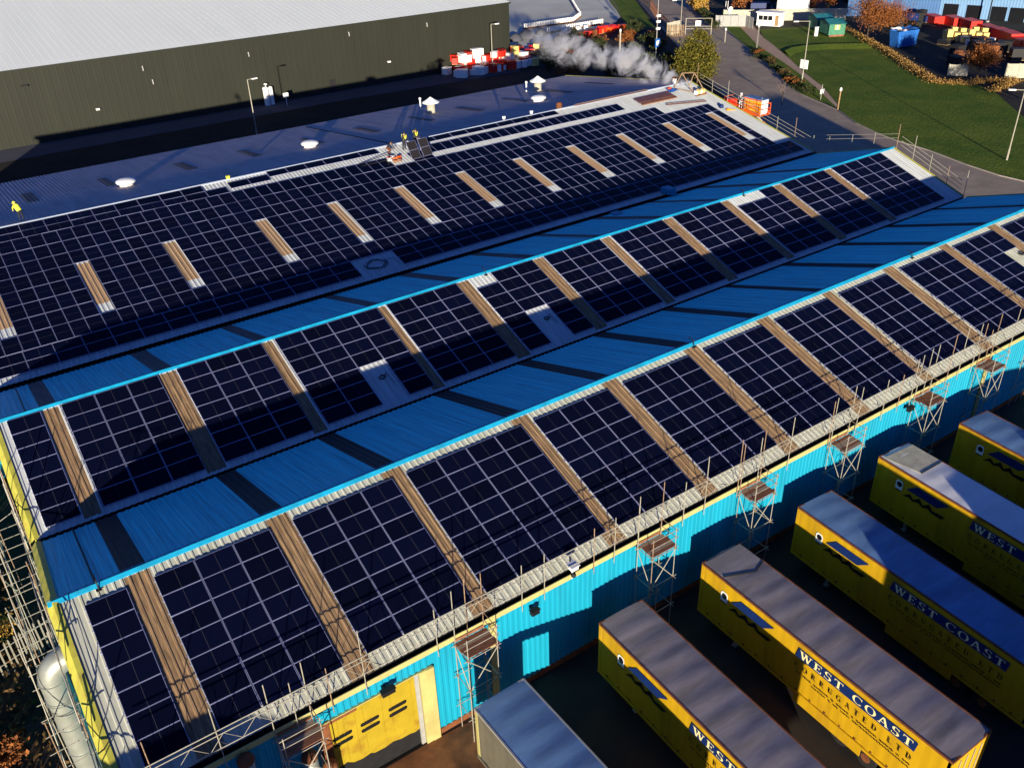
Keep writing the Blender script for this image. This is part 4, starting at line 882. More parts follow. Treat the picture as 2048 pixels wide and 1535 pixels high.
for i in range(10): a = WX0+i*(WX1-WX0)/10; clad2((a, WYF), (a+(WX1-WX0)/10-.02, WYF), G, WZ-.25, 'olive', 1.0, .007, wh)
clad2((WX1, WYF), (WX1, WYF+90), G, WZ-.25, 'olive', .5, .03, wh)
ys = [WYF-.35, WYF+46, WYF+92]
mb = MB(); xs = [WX0]; k = 0
x = WX0+.5
while x < WX1: xs += [x-.05, x, x+.05]; x += 1.0
xs.append(WX1+.1); n = len(xs)
for y, z in ((ys[0], WZ), (ys[1], WZ+6.4), (ys[2], WZ)): mb.v += [(q, y, z+(.014 if (i % 3 == 2) else 0)) for i, q in enumerate(xs)]
for r in range(2):
    for i in range(n-1): mb.f.append((r*n+i, r*n+i+1, (r+1)*n+i+1, (r+1)*n+i)); mb.m.append(0)
mb.build('roof', 'whiteroof', wh)
MB().box(WX0, WX1+.12, WYF-.42, WYF-.34, WZ-.28, WZ+.02).build('roof_edge_trim', 'olive', wh)
MB().box(WX1, WX1+.12, WYF-.3, WYF+90, WZ-.25, WZ+.03).build('roof_edge_trim', 'olive', wh)
for x, z, w_ in ((24.3, -5.1, .5), (72.9, -5.05, .5), (15.6, -.4, .9)): MB().box(x-w_/2, x+w_/2, WYF-.42, WYF-.02, z-.12, z+.12).build('wall_lamp', 'white' if w_ < .8 else 'dark', wh)
for x, z in ((48.4, -.7), (81, -.1), (32, -.5), (33.0, -2.6), (66, .2)):
    f = MB(); f.path([(x, WYF-.12, z+.45), (x, WYF-.22, z+.1), (x, WYF-.22, z-.2)], .10, 8); f.build('wall_vent', 'grey', wh)
for x in (62.0,): MB().box(x-.5, x+.5, WYF-.05, WYF-.01, G, G+2.1).build('fire_door', 'dark', wh)
# liquid tank pair, sign, lamps by the service road
tk = thing('storage_tank', (50.0, 112, G), 'pair of white upright tanks against the olive warehouse wall', 'tank')
for x, r, h in ((49.85, .45, 2.75), (50.72, .32, 2.7)): MB().lathe([(r, 0), (r, h), (r*.8, h+.1), (.1, h+.16)], 16, 0, (x, 112.0, G)).build('tank', 'white', tk, smooth=False)
MB().lathe([(.25, 0), (.32, .1), (.2, .22)], 10, 0, (50.0, 112, G+3.2)).tube((50, 112, G+2.8), (50, 112, G+3.3), .06, 6).build('cap_fitting', 'white', tk)
sg = thing('road_sign', (52.2, 109.6, G), 'small white road sign on a post by the service road', 'sign'); MB().tube((52.2, 109.6, G), (52.2, 109.6, G+1.7), .05, 6).build('post', 'white', sg); MB().box(51.75, 52.65, 109.53, 109.57, G+1.35, G+2.0).build('sign_plate', 'white', sg)
def lamp(x, y, h, adir, lb, arm=1.3, board=None, m='galv'):
    t = thing('lamp_post', (x, y, G), lb, 'lamp post', 'street lamps around the site'); d = Vector((adir[0], adir[1], 0)).normalized()
    MB().tube((x, y, G), (x, y, G+1.4), .13, 8, r2=.12).tube((x, y, G+1.4), (x, y, G+h), .085, 8, r2=.06).build('pole', m, t)
    e = Vector((x, y, G+h))+d*arm; MB().tube((x, y, G+h), e, .05, 6).build('arm', m, t)
    q = Matrix.Translation(e) @ Matrix.Rotation(math.atan2(d.y, d.x), 4, 'Z')
    MB().box(-.25, .55, -.16, .16, -.08, .07, T=q).build('lantern', 'white', t); MB().box(-.15, .5, -.12, .12, -.12, -.08, T=q).build('lens', 'glass', t)
    if board:
        MB().box(x-.06, x+.06, y-.75, y+.75, G+board, G+board+1.4).build('notice_board', 'white', t)
    return t
lamp(41.2, 93.6, 8.3, (1, .1), 'lamp post in front of the olive warehouse, left one beside the white tanks', .9)
lamp(90.6, 107.0, 8.2, (1, -.1), 'lamp post standing among the red and white clutter at the warehouse corner', 1.0)
lamp(125.3, 66.1, 9.4, (-.75, .66), 'tall lamp post with a white square board between footpath and lawn', 2.0, 2.05)
lamp(110.7, 22.3, 8.4, (-.6, .8), 'tall lamp post on the lawn at the right edge casting a long shadow', 1.2)
lamp(127.2, 97.3, 9.4, (-.9, .4), 'tall lamp post behind the yellowish conifer', 1.4)
cc = thing('camera_mast', (119.9, 95.9, G), 'slim mast with cameras and a blue sign at its foot beside the steam', 'mast'); MB().tube((119.9, 95.9, G), (119.9, 95.9, G+10.3), .09, 8, r2=.06).build('pole', 'grey', cc)
for z in (6.4, 7.4, 5.2): MB().box(119.6, 120.3, 95.5, 95.9, G+z, G+z+.4).build('camera_box', 'white', cc)
MB().box(119.3, 120.4, 95.5, 95.58, G+2.2, G+3.6).build('sign_plate', 'skip', cc); MB().box(119.55, 120.15, 95.46, 95.5, G+2.5, G+3.3).build('sign_symbol', 'white', cc)
for x, y, h, m, lb in ((113.7, 99.0, 5.2, 'galv', 'short bare pole standing in the steam'), (114.7, 50.6, 2.8, 'wood', 'thin yellowish post with a pale cap where path meets road'), (138.3, 87.8, 4.4, 'galv', 'pale square column at the gate beside the footpath'), (140.9, 98.5, 2.2, 'galv', 'short pale bollard post on the road edge by the gate')):
    t = thing('post', (x, y, G), lb, 'post'); MB().tube((x, y, G), (x, y, G+h), .1 if h < 4 else .16, 8).build('shaft', m, t); MB().lathe([(.16, 0), (.2, .08), (.16, .4), (.05, .5)], 8, 0, (x, y, G+h)).build('cap', 'white', t)
t = thing('road_sign', (117.9, 56.3, G), 'small square sign on a short post at the lower end of the footpath', 'sign'); MB().tube((117.9, 56.3, G), (117.9, 56.3, G+2.3), .06, 6).build('post', 'galv', t); MB().box(117.5, 118.3, 56.2, 56.25, G+.9, G+1.6).build('sign_plate', 'white', t)
t = thing('road_sign', (159.0, 114.5, G), 'round white sign on a pole near the gatehouse', 'sign'); MB().tube((159.0, 114.5, G), (159, 114.5, G+2.2), .06, 6).build('post', 'galv', t); MB().tube((159.0, 114.45, G+2.4), (159.0, 114.55, G+2.4), .7, 16).tube((158.9, 114.4, G+1.3), (158.9, 114.5, G+1.3), .55, 12).build('sign_plate', 'white', t)
# gate over the road mouth with a hanging white board
gt = thing('gate', (143, 108, G), 'tall pale gate frame with a white board hanging in it, at the road left side', 'gate')
for p in ((141.1, 110.0), (144.9, 106.3)): MB().tube((*p, G), (*p, G+3.2), .09, 8).build('gate_post', 'galv', gt)
for z in (1.1, 1.6, 3.15): MB().tube((141.1, 110, G+z), (144.9, 106.3, G+z), .06, 6).build('rail', 'galv', gt)
MB().box(-.55, .55, -.03, .03, 1.7, 2.7, T=Matrix.Translation((142.9, 108.2, G)) @ Matrix.Rotation(R_(-44), 4, 'Z')).build('board', 'white', gt)
# kiosk, sheds
ks = thing('gatehouse', (160.2, 105, G), 'small white gatehouse with a dark window band beside the green sheds', 'gatehouse')
A_, B_ = Vector((159.5, 107.1)), Vector((161.6, 102.2)); d_ = (B_-A_).normalized(); ang_ = math.atan2(d_.y, d_.x); KT = Matrix.Translation((A_.x, A_.y, G)) @ Matrix.Rotation(ang_, 4, 'Z')
MB().box(0, 5.2, 0, 2.4, 0, 2.6, T=KT).build('wall', 'white', ks); MB().box(-.25, 5.45, -.3, 2.6, 2.6, 2.78, T=KT).build('roof', 'white', ks)
for i in range(3): MB().box(.35+1.05*i, 1.28+1.05*i, -.03, 0, 1.15, 2.05, T=KT).build('window', 'glass', ks)
MB().box(4.0, 4.75, -.04, 0, .1, 2.2, T=KT).build('door', 'wood', ks); MB().box(-.04, 0, .4, 1.9, 1.1, 2.1, T=KT).build('window', 'glass', ks)
def shed(cx, cy, w_, d_, h, rz, lb, boards=True):
    t = thing('shed', (cx, cy, G), lb, 'shed', 'green sheds at the top of the lawn'); T = Matrix.Translation((cx, cy, G)) @ Matrix.Rotation(rz, 4, 'Z'); hw, hd = w_/2, d_/2
    MB().box(-hw, hw, -hd, hd, .35, h, T=T).build('wall', 'green', t); MB().box(-hw+.1, hw-.1, -hd-.06, -hd, .0, .34, T=T).build('step', 'brick', t)
    rf = MB(); P = [T @ Vector(q) for q in ((-hw-.25, -hd-.3, h-.05), (hw+.25, -hd-.3, h-.05), (hw+.25, 0, h+.7), (-hw-.25, 0, h+.7), (hw+.25, hd+.3, h-.05), (-hw-.25, hd+.3, h-.05))]
    rf.face([P[0], P[1], P[2], P[3]]).face([P[3], P[2], P[4], P[5]]).build('roof', 'teal', t)
    ga = MB()
    for s in (-1, 1): ga.face([T @ Vector((s*hw, -hd, h)), T @ Vector((s*hw, hd, h)), T @ Vector((s*hw, 0, h+.66))])
    ga.build('gable', 'green', t)
    MB().box(-.55, .55, -hd-.03, -hd, 1.35, 2.2, T=T).build('window', 'crate', t); MB().box(-.12, .12, -hd-.05, -hd-.03, 1.3, 2.15, T=T).build('poster', 'white', t)
    for s in (-1, 1): MB().box(s*hw-.07, s*hw+.07, -hd-.03, -hd+.05, .3, h, T=T).build('corner_trim', 'green', t)
    for i in range(int(w_/.3)): MB().box(-hw+.3*i+.27, -hw+.3*i+.29, -hd-.012, -hd, .4, h-.05, T=T).build('board_joint', 'teal', t)
    return t
shed(161.9, 89.2, 3.3, 4.4, 2.45, R_(-26), 'green timber shed with a teal roof and a poster in its window, front one')
shed(165.0, 94.6, 3.4, 4.4, 2.45, R_(-26), 'green timber shed behind and left of the front shed')
t = thing('notice_post', (158.5, 90.3, G), 'short thick white post in front of the green sheds', 'post'); MB().box(158.2, 158.8, 90.1, 90.5, G, G+1.7).prism([(158.15, 90.05), (158.85, 90.05), (158.85, 90.55), (158.15, 90.55)], G+1.7, G+1.78).build('post', 'white', t); MB().box(158.3, 158.7, 90.07, 90.1, G+.9, G+1.5).build('plate', 'white', t)
sl_ = thing('portable_cabin', (170, 108.5, G), 'tall white ribbed cabin behind the gatehouse', 'cabin')
for i in range(6): MB().box(168.3+.75*i, 168.98+.75*i, 107-.55*i, 109.5-.55*i, G, G+9).build('wall_panel', 'white', sl_)
MB().box(168, 173, 104, 111, G+9, G+9.2).build('roof', 'whiteroof', sl_)
def fence(pts, h, pitch, lb, m, w_=.07, th=.03, name='palisade_fence', cat='fence', rails=(.4, .85), grp=None, piece='pale'):
    t = thing(name, (*pts[0], G), lb, cat, grp); me = MB().box(-w_/2, w_/2, -th/2, th/2, 0, h).face([(-w_/2, 0, h), (w_/2, 0, h), (0, 0, h+.12)]).mesh(piece, m)
    for a, b in zip(pts, pts[1:]):
        a, b = Vector(a), Vector(b); L = (b-a).length; ang = math.atan2(b.y-a.y, b.x-a.x); n = max(1, int(L/pitch))
        for i in range(n): p = a+(b-a)*(i/n); place(piece, me, t, Matrix.Translation((p.x, p.y, G)) @ Matrix.Rotation(ang, 4, 'Z') @ Matrix.Rotation(random.uniform(-.03, .03), 4, 'Y'))
        rl = MB()
        for r in rails: rl.tube((a.x, a.y, G+h*r), (b.x, b.y, G+h*r), .03, 5)
        rl.build('rail', m, t)
    return t
fence([(182, 176), (166.5, 153.6), (158, 139.5), (147, 124.5), (141.6, 116)], 2.4, .55, 'dark palisade fence along the left side of the far road', 'rust', .10)
fence([(176, 180), (157.6, 154.3), (145.2, 136)], 2.0, 1.2, 'thin dark fence between the concrete yard and the grass strip', 'dark', .06)
fence([(-12.5, 5.6), (-4.7, 7.6), (-1.7, 8.7)], 1.9, .26, 'pale palisade fence at the foot of the left gable', 'galv', .075)
fence([(136.8, 111), (139.5, 108.5), (141, 110)], 2.2, .35, 'pale slatted fence at the left of the gate', 'wood', .12)
def panel_fence(pts, h, w_, lb, m, grp=None):
    t = thing('panel_fence', (*pts[0], G), lb, 'fence', grp)
    for a, b in zip(pts, pts[1:]):
        a, b = Vector(a), Vector(b); L = (b-a).length; n = max(1, round(L/w_)); ang = math.atan2(b.y-a.y, b.x-a.x)
        for i in range(n):
            p = a+(b-a)*(i/n); MB().box(.03, L/n-.03, -.03, .03, .05, h, T=Matrix.Translation((p.x, p.y, G)) @ Matrix.Rotation(ang, 4, 'Z')).build('panel', m, t); MB().box(p.x-.07, p.x+.07, p.y-.07, p.y+.07, G, G+h+.08).build('post', m, t)
    return t
panel_fence([(158, 115.5), (164, 109.5), (172, 103.5), (178, 98)], 2.4, 2.2, 'long pale panel fence behind the gatehouse and green sheds', 'concfence')
panel_fence([(150.8, 45.9), (153.5, 43.4), (158, 39)], 2.3, 2.4, 'concrete panel fence at the right behind the russet bush', 'concfence')
panel_fence([(146, 53.0), (147.8, 50.6)], 1.8, 1.6, 'short length of pale panel fence left of the russet bush', 'concfence')
panel_fence([(152, 112), (156.5, 107.5), (155.5, 104.5)], 2.3, 1.5, 'dark grey sheet fence at the gatehouse front', 'grey')
panel_fence([(137.0, 111.2), (141.2, 111.8)], 2.6, 2.1, 'pale boarded panel fence behind the camera mast', 'concfence')
# ------------------------------------------------------------ clutter at the warehouse corner and in the concrete yard
index_kids()
def crate(loc, sx, sy, sz, rz, m, lb, grp, name='crate', cat='crate'):
    t = thing(name, loc, lb, cat, grp, rz); T = WM[t.name]
    MB().box(-sx/2, sx/2, -sy/2, sy/2, .08, sz, T=T).build('body', m, t); MB().box(-sx/2-.03, sx/2+.03, -sy/2-.03, sy/2+.03, sz, sz+.06, T=T).build('lid', m, t); MB().box(-sx/2+.05, sx/2-.05, -sy/2, sy/2, 0, .08, T=T).build('pallet', 'wood', t); return t
rnd = random.Random(21)
JL = {'white': 'white wrapped block in the red and white clutter at the warehouse corner', 'red': 'red plastic block in the red and white clutter at the warehouse corner', 'crate': 'yellowish crate in the red and white clutter at the warehouse corner'}
for i in range(96):
    u = rnd.random(); x = 83.8+u*16.5+rnd.uniform(-.6, .6); y = 112.2-rnd.random()*5.2-u*.3; m = rnd.choice(('white', 'white', 'red', 'red', 'white', 'crate' if u > .55 else 'red'))
    lvl = rnd.choice((0, 0, 0, 1, 1, 2)) if y > 109 else 0; crate((x, y, G+lvl*1.0), rnd.uniform(1.0, 2.2), rnd.uniform(.9, 1.6), rnd.uniform(.9, 1.5), rnd.random()*3, m, JL[m], 'blocks heaped at the warehouse corner', 'block', 'block')
for i in range(22):
    x, y = 101+rnd.random()*13, 113+rnd.random()*11; 
    if y > 113.5+(x-99)*.62+3: y -= 5
    m = rnd.choice(('red', 'red', 'white', 'crate', 'rust')); crate((x, y, G), rnd.uniform(1, 2.6), rnd.uniform(.8, 1.4), rnd.uniform(.6, 1.3), rnd.random()*3, m, {'red': 'red block', 'white': 'white block', 'crate': 'yellow crate', 'rust': 'rusty brown block'}[m]+' between the warehouse corner and the concrete yard', 'blocks past the warehouse corner', 'block', 'block')
for i in range(24):
    u = i/23; x, y = 116.5+u*20+rnd.uniform(-.3, .3), 121.3+u*3.4+rnd.uniform(-.7, .7); m = rnd.choice(('red', 'red', 'orange', 'rust')); crate((x, y, G), rnd.uniform(1, 2.2), rnd.uniform(.8, 1.2), rnd.uniform(.6, 1.4), rnd.random()*3, m, {'red': 'red', 'orange': 'orange', 'rust': 'rusty brown'}[m]+' block along the near edge of the concrete yard', 'blocks along the concrete yard edge', 'block', 'block')
# two rows of white-and-red barrier trolleys, and a curved run joining them to the back
bp = thing('barrier', (0, 0, G), 'white barrier with a red foot in the left long row', 'barrier', 'barriers standing in rows on the concrete yard')
MB().box(-.10, .10, -.12, .12, .3, 1.2).build('board', 'white', bp, mw=Matrix.Translation((0, 0, G))); MB().box(-.16, .16, -.3, .3, 0, .3).build('foot', 'rust', bp, mw=Matrix.Translation((0, 0, G)))
index_kids(); first = True
def bar(x, y, rz, lb):
    global first
    if first: bp.matrix_world = Matrix.Translation((x, y, G)) @ Matrix.Rotation(rz, 4, 'Z'); WM[bp.name] = bp.matrix_world.copy(); first = False; bp['label'] = lb
    else: dup(bp, (x, y, G), rz, lb)
for i in range(30): u = i/29; bar(120.3+12.8*u, 139.1-.8*u, R_(38), 'white barrier with a red foot in the left long row')
for i in range(30): u = i/29; bar(120.8+15.6*u, 131.2+.3*u, R_(38), 'white barrier in the shaded near row')
for i in range(7): u = i/6; bar(133.6+5.6*u, 138.4+4.6*u, R_(128), 'white barrier in the sloping run turning the corner')
for i in range(15): u = i/14; bar(139.6+16*u, 143.8+25*u, R_(-30), 'white barrier in the run leading away to the back')
for i, (x, y) in enumerate(((123.5, 128.6), (125, 128.9), (127.6, 129), (129.8, 129.2))): crate((x, y, G), 1.2, .9, .9, .3*i, 'white', 'white wrapped block in front of the shaded barrier row', 'white blocks before the barriers', 'block', 'block')
for x, y, s in ((111.2, 129.4, 1.0), (114.4, 130.0, 1.25), (119.3, 131.5, .9)):
    t = thing('gravel_heap', (x, y, G), 'dark round heap of material on the concrete yard', 'heap', 'dark heaps on the concrete yard'); mb = MB(); n = 16; rr = random.Random(int(x))
    pr_ = [(1.6*s, 0), (1.35*s, .6*s), (.8*s, 1.15*s), (.15*s, 1.4*s)]
    mb.lathe(pr_, n, 0, (x, y, G)); mb.v = [(a+rr.uniform(-.12, .12), b+rr.uniform(-.12, .12), c) for a, b, c in mb.v]; mb.build('heap', 'service', t, smooth=True)
# ------------------------------------------------------------ timber yard and blue works at top right
bw = thing('blue_works', (192, 85, G), 'blue clad works building with a pale right hand wall and dark loading doors', 'works building')
clad2((182, 101), (195.3, 87.0), G, G+11, 'bluewall', .6, .06, bw); clad2((195.3, 87.0), (206, 56), G, G+11, 'palewall', .6, .04, bw); MB().prism([(182, 101), (195.3, 87), (206, 56), (240, 70), (220, 115)], G+11, G+11.3).build('roof', 'palewall', bw)
dd = (Vector((206, 56))-Vector((195.3, 87))).normalized(); an = math.atan2(dd.y, dd.x)
for s in (.8, 5.5, 10.4, 14.0, 18.5, 23.0): MB().box(0, 3.0, -.12, -.02, 0, 2.7, T=Matrix.Translation((195.3+dd.x*s, 87+dd.y*s, G)) @ Matrix.Rotation(an, 4, 'Z')).build('loading_door', 'glass', bw)
d3 = (Vector((195.3, 87))-Vector((182, 101))).normalized(); a3_ = math.atan2(d3.y, d3.x)
for s, w_ in ((9.6, 1.6), (4.0, .15)): MB().box(0, w_, -.12, -.03, .2, 6.0, T=Matrix.Translation((182+d3.x*s, 101+d3.y*s, G)) @ Matrix.Rotation(a3_, 4, 'Z')).build('tall_door' if w_ > 1 else 'downpipe', 'navy' if w_ > 1 else 'palewall', bw)
mt = thing('mast', (196.5, 76, G), 'dark slim mast in front of the pale blue wall', 'mast'); MB().tube((196.0, 76, G), (196.0, 76, G+12), .16, 8, r2=.1).build('pole', 'dark', mt); MB().lathe([(.4, 0), (.3, .3)], 10, 0, (196, 76, G)).build('foot', 'grey', mt)
rnd = random.Random(33)
line = [(187.5, 83.0), (187.6, 78.6), (185.6, 73.6), (184.2, 68.8), (181.4, 64.6), (178.6, 61.0), (176.0, 57.6), (173.4, 54.0)]
for i, (x, y) in enumerate(line): crate((x, y, G), 4.4, 2.3, 1.5+.2*(i % 3), R_(62-i*1.5), 'red', 'long red covered stack in the curving row before the blue works', 'red stacks in the timber yard', 'covered_stack', 'stack')
for i in range(9): x, y = 176+rnd.random()*9, 50+rnd.random()*9; crate((x+i*.5, y, G), 3.4, 1.6, 1.1, R_(50+rnd.random()*30), rnd.choice(('red', 'rust', 'red')), 'red stack at the far right of the timber yard', 'red stacks in the timber yard', 'covered_stack', 'stack')
for i in range(6):
    for j in range(3):
        x, y = 172.0+i*.95+j*.9, 69.6-i*.9+j*.9; crate((x, y, G+.0), 1.0, 1.2, 1.25+(.9 if (i+j) % 3 == 0 else .3), R_(-44), 'crate', 'yellow wooden crate in the block stacked before the red covers', 'yellow crates in the timber yard')
for i in range(8): x, y = 170.5+rnd.random()*6, 62+rnd.random()*6; crate((x, y, G), 1.0, 1.1, .9+.4*rnd.random(), rnd.random(), rnd.choice(('crate', 'white', 'white')), 'pale crate scattered in front of the stacked yellow crates', 'pale crates in the timber yard')
for i in range(26):
    x, y = 152+rnd.random()*20, 52+rnd.random()*17
    if y > 50+(x-146)*.95 or y < 44+(x-150)*.35: continue
    crate((x, y, G), rnd.uniform(1.4, 3.0), rnd.uniform(1.2, 2.2), rnd.uniform(.7, 2.0), rnd.random()*3, rnd.choice(('rubber', 'dark', 'dark', 'rust')), 'dark weathered stack in the shaded part of the timber yard', 'dark stacks in the timber yard', 'stack', 'stack')
for i in range(10): x, y = 176+rnd.random()*14, 84+rnd.random()*6-i*.2; crate((x, y, G), rnd.uniform(1.5, 3), 1.5, rnd.uniform(.8, 2.2), rnd.random()*3, rnd.choice(('dark', 'navy', 'rubber')), 'dark stack below the blue clad wall', 'dark stacks below the blue works', 'stack', 'stack')
sk = thing('skip', (161.6, 72.6, G), 'big blue skip with a pale sheet over its rim, right of the russet tree', 'skip', rz=R_(-12)); T = WM[sk.name]; mb = MB(); b0 = [(-2.0, -1.0), (2.0, -1.0), (2.0, 1.0), (-2.0, 1.0)]; b1 = [(-2.5, -1.2), (2.5, -1.2), (2.5, 1.2), (-2.5, 1.2)]
for i in range(4):
    j = (i+1) % 4; mb.face([T @ Vector((*b0[i], .1)), T @ Vector((*b0[j], .1)), T @ Vector((*b1[j], 3.0)), T @ Vector((*b1[i], 3.0))])
mb.build('body', 'skip', sk)
for i in range(7): MB().box(-2.2+.72*i, -2.08+.72*i, -1.22, -1.04, .2, 2.9, T=T).build('rib', 'skip', sk)
mb = MB(); rr = random.Random(2)
for j in range(5):
    for i in range(9): mb.v.append(tuple(T @ Vector((-2.5+.625*i, -1.2+.6*j, 2.95+.5*rr.random()))))
for j in range(4):
    for i in range(8): mb.f.append((j*9+i, j*9+i+1, j*9+i+10, j*9+i+9)); mb.m.append(0 if i < 4 else 1)
mb.build('cover_sheet', ['white', 'skip'], sk)
t = thing('orange_barrier', (162.5, 119.0, G), 'orange roadside box with two pale poles at the far road bend', 'barrier'); MB().box(161.9, 163.2, 118.6, 119.5, G, G+1.1).build('body', 'orange', t)
for x in (162.2, 162.9): MB().tube((x, 119, G+1.1), (x, 119, G+3.4), .06, 6).build('pole', 'white', t)
vn = thing('parked_van', (172, 117, G), 'dark navy van parked behind the gatehouse fence', 'van', rz=R_(-42)); T = WM[vn.name]
MB().box(-2.6, 1.7, -.95, .95, .4, 2.3, T=T).box(1.7, 2.6, -.92, .92, .4, 1.3, T=T).build('body', 'navy', vn); MB().box(1.0, 1.75, -.97, .97, 1.35, 2.1, T=T).box(1.70, 1.73, -.85, .85, 1.35, 2.15, T=T).build('window', 'glass', vn)
for x in (-1.7, 1.7):
    for y in (-.9, .9): MB().tube(T @ Vector((x, y-.1, .36)), T @ Vector((x, y+.1, .36)), .36, 12).build('wheel', 'rubber', vn)
# ------------------------------------------------------------ vegetation
def leaves(n, fn, size, seed, squash=1.0):
    r = np.random.default_rng(seed); P = fn(r, n); n = len(P)
    a = r.normal(size=(n, 3)); a /= np.linalg.norm(a, axis=1)[:, None]; b = np.cross(a, r.normal(size=(n, 3))); b /= np.linalg.norm(b, axis=1)[:, None]
    s = size*r.uniform(.55, 1.35, (n, 1)); a = a*s; b = b*s*.55
    V = np.concatenate([P-a, P+b, P+a, P-b], 1).reshape(-1, 3); return V, [(4*i, 4*i+1, 4*i+2, 4*i+3) for i in range(n)]
def leaf_obj(name, V, F, m, parent):
    me = bpy.data.meshes.new(name); me.from_pydata(V.tolist(), [], F); me.materials.append(M[m]); me.update(); return place(name, me, parent)
def clumps(c, rx, ry, rz, k, spread, seed):
    c = np.array(c)
    def fn(r, n):
        rr = np.random.default_rng(seed); d = rr.normal(size=(k, 3)); d /= np.linalg.norm(d, axis=1)[:, None]; cc = d*rr.uniform(.35, 1.0, (k, 1))**.6*np.array([rx, ry, rz])
        q = r.integers(0, k, n); P = cc[q]+r.normal(size=(n, 3))*spread*np.array([rx, ry, rz]); return P+c
    return fn
def bush(name, x, y, h, w_, m, lb, cat, grp, n=900, size=.16, seed=1, trunk=True, k=16):
    t = thing(name, (x, y, G), lb, cat, grp); V, F = leaves(n, clumps((x, y, G+h*.58), w_/2, w_/2, h*.42, k, .20, seed), size, seed); V[:, 2] = np.maximum(V[:, 2], G+.03)
    leaf_obj('crown', V, F, m, t)
    r = random.Random(seed); mb = MB()
    for i in range(6): a = r.random()*6.28; q = r.uniform(.2, .45)*w_; mb.tube((x, y, G), (x+q*math.cos(a), y+q*math.sin(a), G+h*r.uniform(.6, .95)), .05*h/3, 5, r2=.012)
    mb.build('branches', 'bark', t); return t
# conifer
cf = thing('conifer', (115.6, 81.2, G), 'yellow green conifer standing between the steam and the road', 'tree')
def cone(r, n):
    rr = np.random.default_rng(8); k = 75; zc = rr.uniform(.0, 1, k)**1.2; ph = rr.uniform(0, 6.283, k); rad = 3.3*np.sqrt(np.maximum(0, 1-zc**1.6))*rr.uniform(.45, 1.05, k); q = r.integers(0, k, n); s_ = .42+.35*(1-zc[q])
    P = np.stack([115.6+rad[q]*np.cos(ph[q]), 81.2+rad[q]*np.sin(ph[q]), G+.5+zc[q]*6.7], 1)+r.normal(size=(n, 3))*s_[:, None]*np.array([1, 1, .8]); P[:, 2] = np.maximum(P[:, 2], G+.05); return P
V, F = leaves(9000, cone, .20, 3); leaf_obj('crown', V, F, 'l_conifer', cf); MB().tube((115.6, 81.2, G), (115.6, 81.2, G+6.6), .2, 8, r2=.04).build('trunk', 'bark', cf)
def twig_tree(x, y, h, lb, seed, m='l_twig', depth=4, grp=None, leafm=None, lw=0, nl=0):
    t = thing('bare_tree', (x, y, G), lb, 'tree', grp); r = random.Random(seed); mb = MB(); tw = MB(); ends = []
    def rec(p, d, l, rad, k):
        q = p+d*l; (mb if k < 2 else tw).tube(p, q, rad, 5 if k < 2 else 3, r2=rad*.62, caps=False)
        if k >= depth: ends.append(q); return
        for i in range(3 if k else 5):
            nd = (d+Vector((r.gauss(0, .5), r.gauss(0, .5), r.gauss(.12, .3)))).normalized(); rec(p+d*l*r.uniform(.6, 1), nd, l*r.uniform(.6, .8), rad*.55, k+1)
    rec(Vector((x, y, G)), Vector((0, 0, 1)), h*.33, .035*h/2, 0); mb.build('trunk', 'bark', t); tw.build('crown', m, t)
    if nl:
        E_ = np.array([tuple(e) for e in ends]); V, F = leaves(nl, lambda R, n: E_[R.integers(0, len(E_), n)]+R.normal(size=(n, 3))*lw, .13, seed); V[:, 2] = np.maximum(V[:, 2], G+.03); leaf_obj('leaves', V, F, leafm, t)
    return t
twig_tree(110.8, 57.8, 4.4, 'small bare twiggy tree by the road in the factory shade', 5)
twig_tree(161.2, 80.2, 8.8, 'large russet leafed tree between the green sheds and the blue skip', 6, 'l_russet', 5, None, 'l_russet', .95, 9000)
twig_tree(147.6, 48.6, 5.6, 'russet bush tree in front of the concrete panel fence', 8, 'l_russet', 5, None, 'l_russet', .60, 6000)
twig_tree(166.5, 79.0, 7.0, 'russet tree just right of the large russet tree', 9, 'l_russet', 4, None, 'l_russet', .9, 4500)
t = twig_tree(124.5, 11.0, 11, 'tall bare tree outside the right edge whose shade falls on the lawn', 12, 'l_twig', 5, None, 'l_dark', .6, 5000)
rnd = random.Random(17)
SH = [(101, 96), (104.5, 101), (108, 104.5), (111, 97), (113.5, 105), (117, 110), (106, 109), (102, 105), (120.5, 103), (123, 108), (126, 104), (118, 90), (123.5, 99), (129.5, 108), (110.5, 112), (115.5, 115.5), (99, 101), (97, 93), (104, 90), (108.5, 88), (121, 87.5), (128, 113), (132, 116), (112.5, 91)]
for i, (x, y) in enumerate(SH):
    hh = rnd.uniform(1.8, 3.6); rus = i % 4 == 1
    bush('shrub', x, y, hh, hh*1.25, 'l_russet' if rus else 'l_dark', ('brown leafless shrub' if rus else 'dark evergreen shrub')+' in the planting behind the far roof', 'shrub', 'shrubs behind the far roof', 900, .17, 40+i)
for i in range(13):
    u = i/12; x, y = 119.3+u*17.5, 59.8+u*27.3; hh = rnd.uniform(.7, 1.4); bush('hedge_shrub', x+rnd.uniform(-.5, .5), y+rnd.uniform(-.4, .4), hh, rnd.uniform(1.8, 2.8), rnd.choice(('l_dark', 'l_dark', 'l_dead', 'l_russet')), 'low shrub in the strip between the road and the footpath', 'shrub', 'shrubs between road and footpath', 420, .12, 80+i, k=9)
for i in range(9):
    x, y = 168+i*3.0+rnd.uniform(-1, 1), 113-i*2.4+rnd.uniform(0, 4); hh = rnd.uniform(4, 7); bush('tree', x+4, y+5, hh, hh*.9, rnd.choice(('l_dark', 'l_russet', 'l_dark')), 'dark tree behind the long pale panel fence', 'tree', 'trees behind the panel fence', 1300, .24, 120+i)
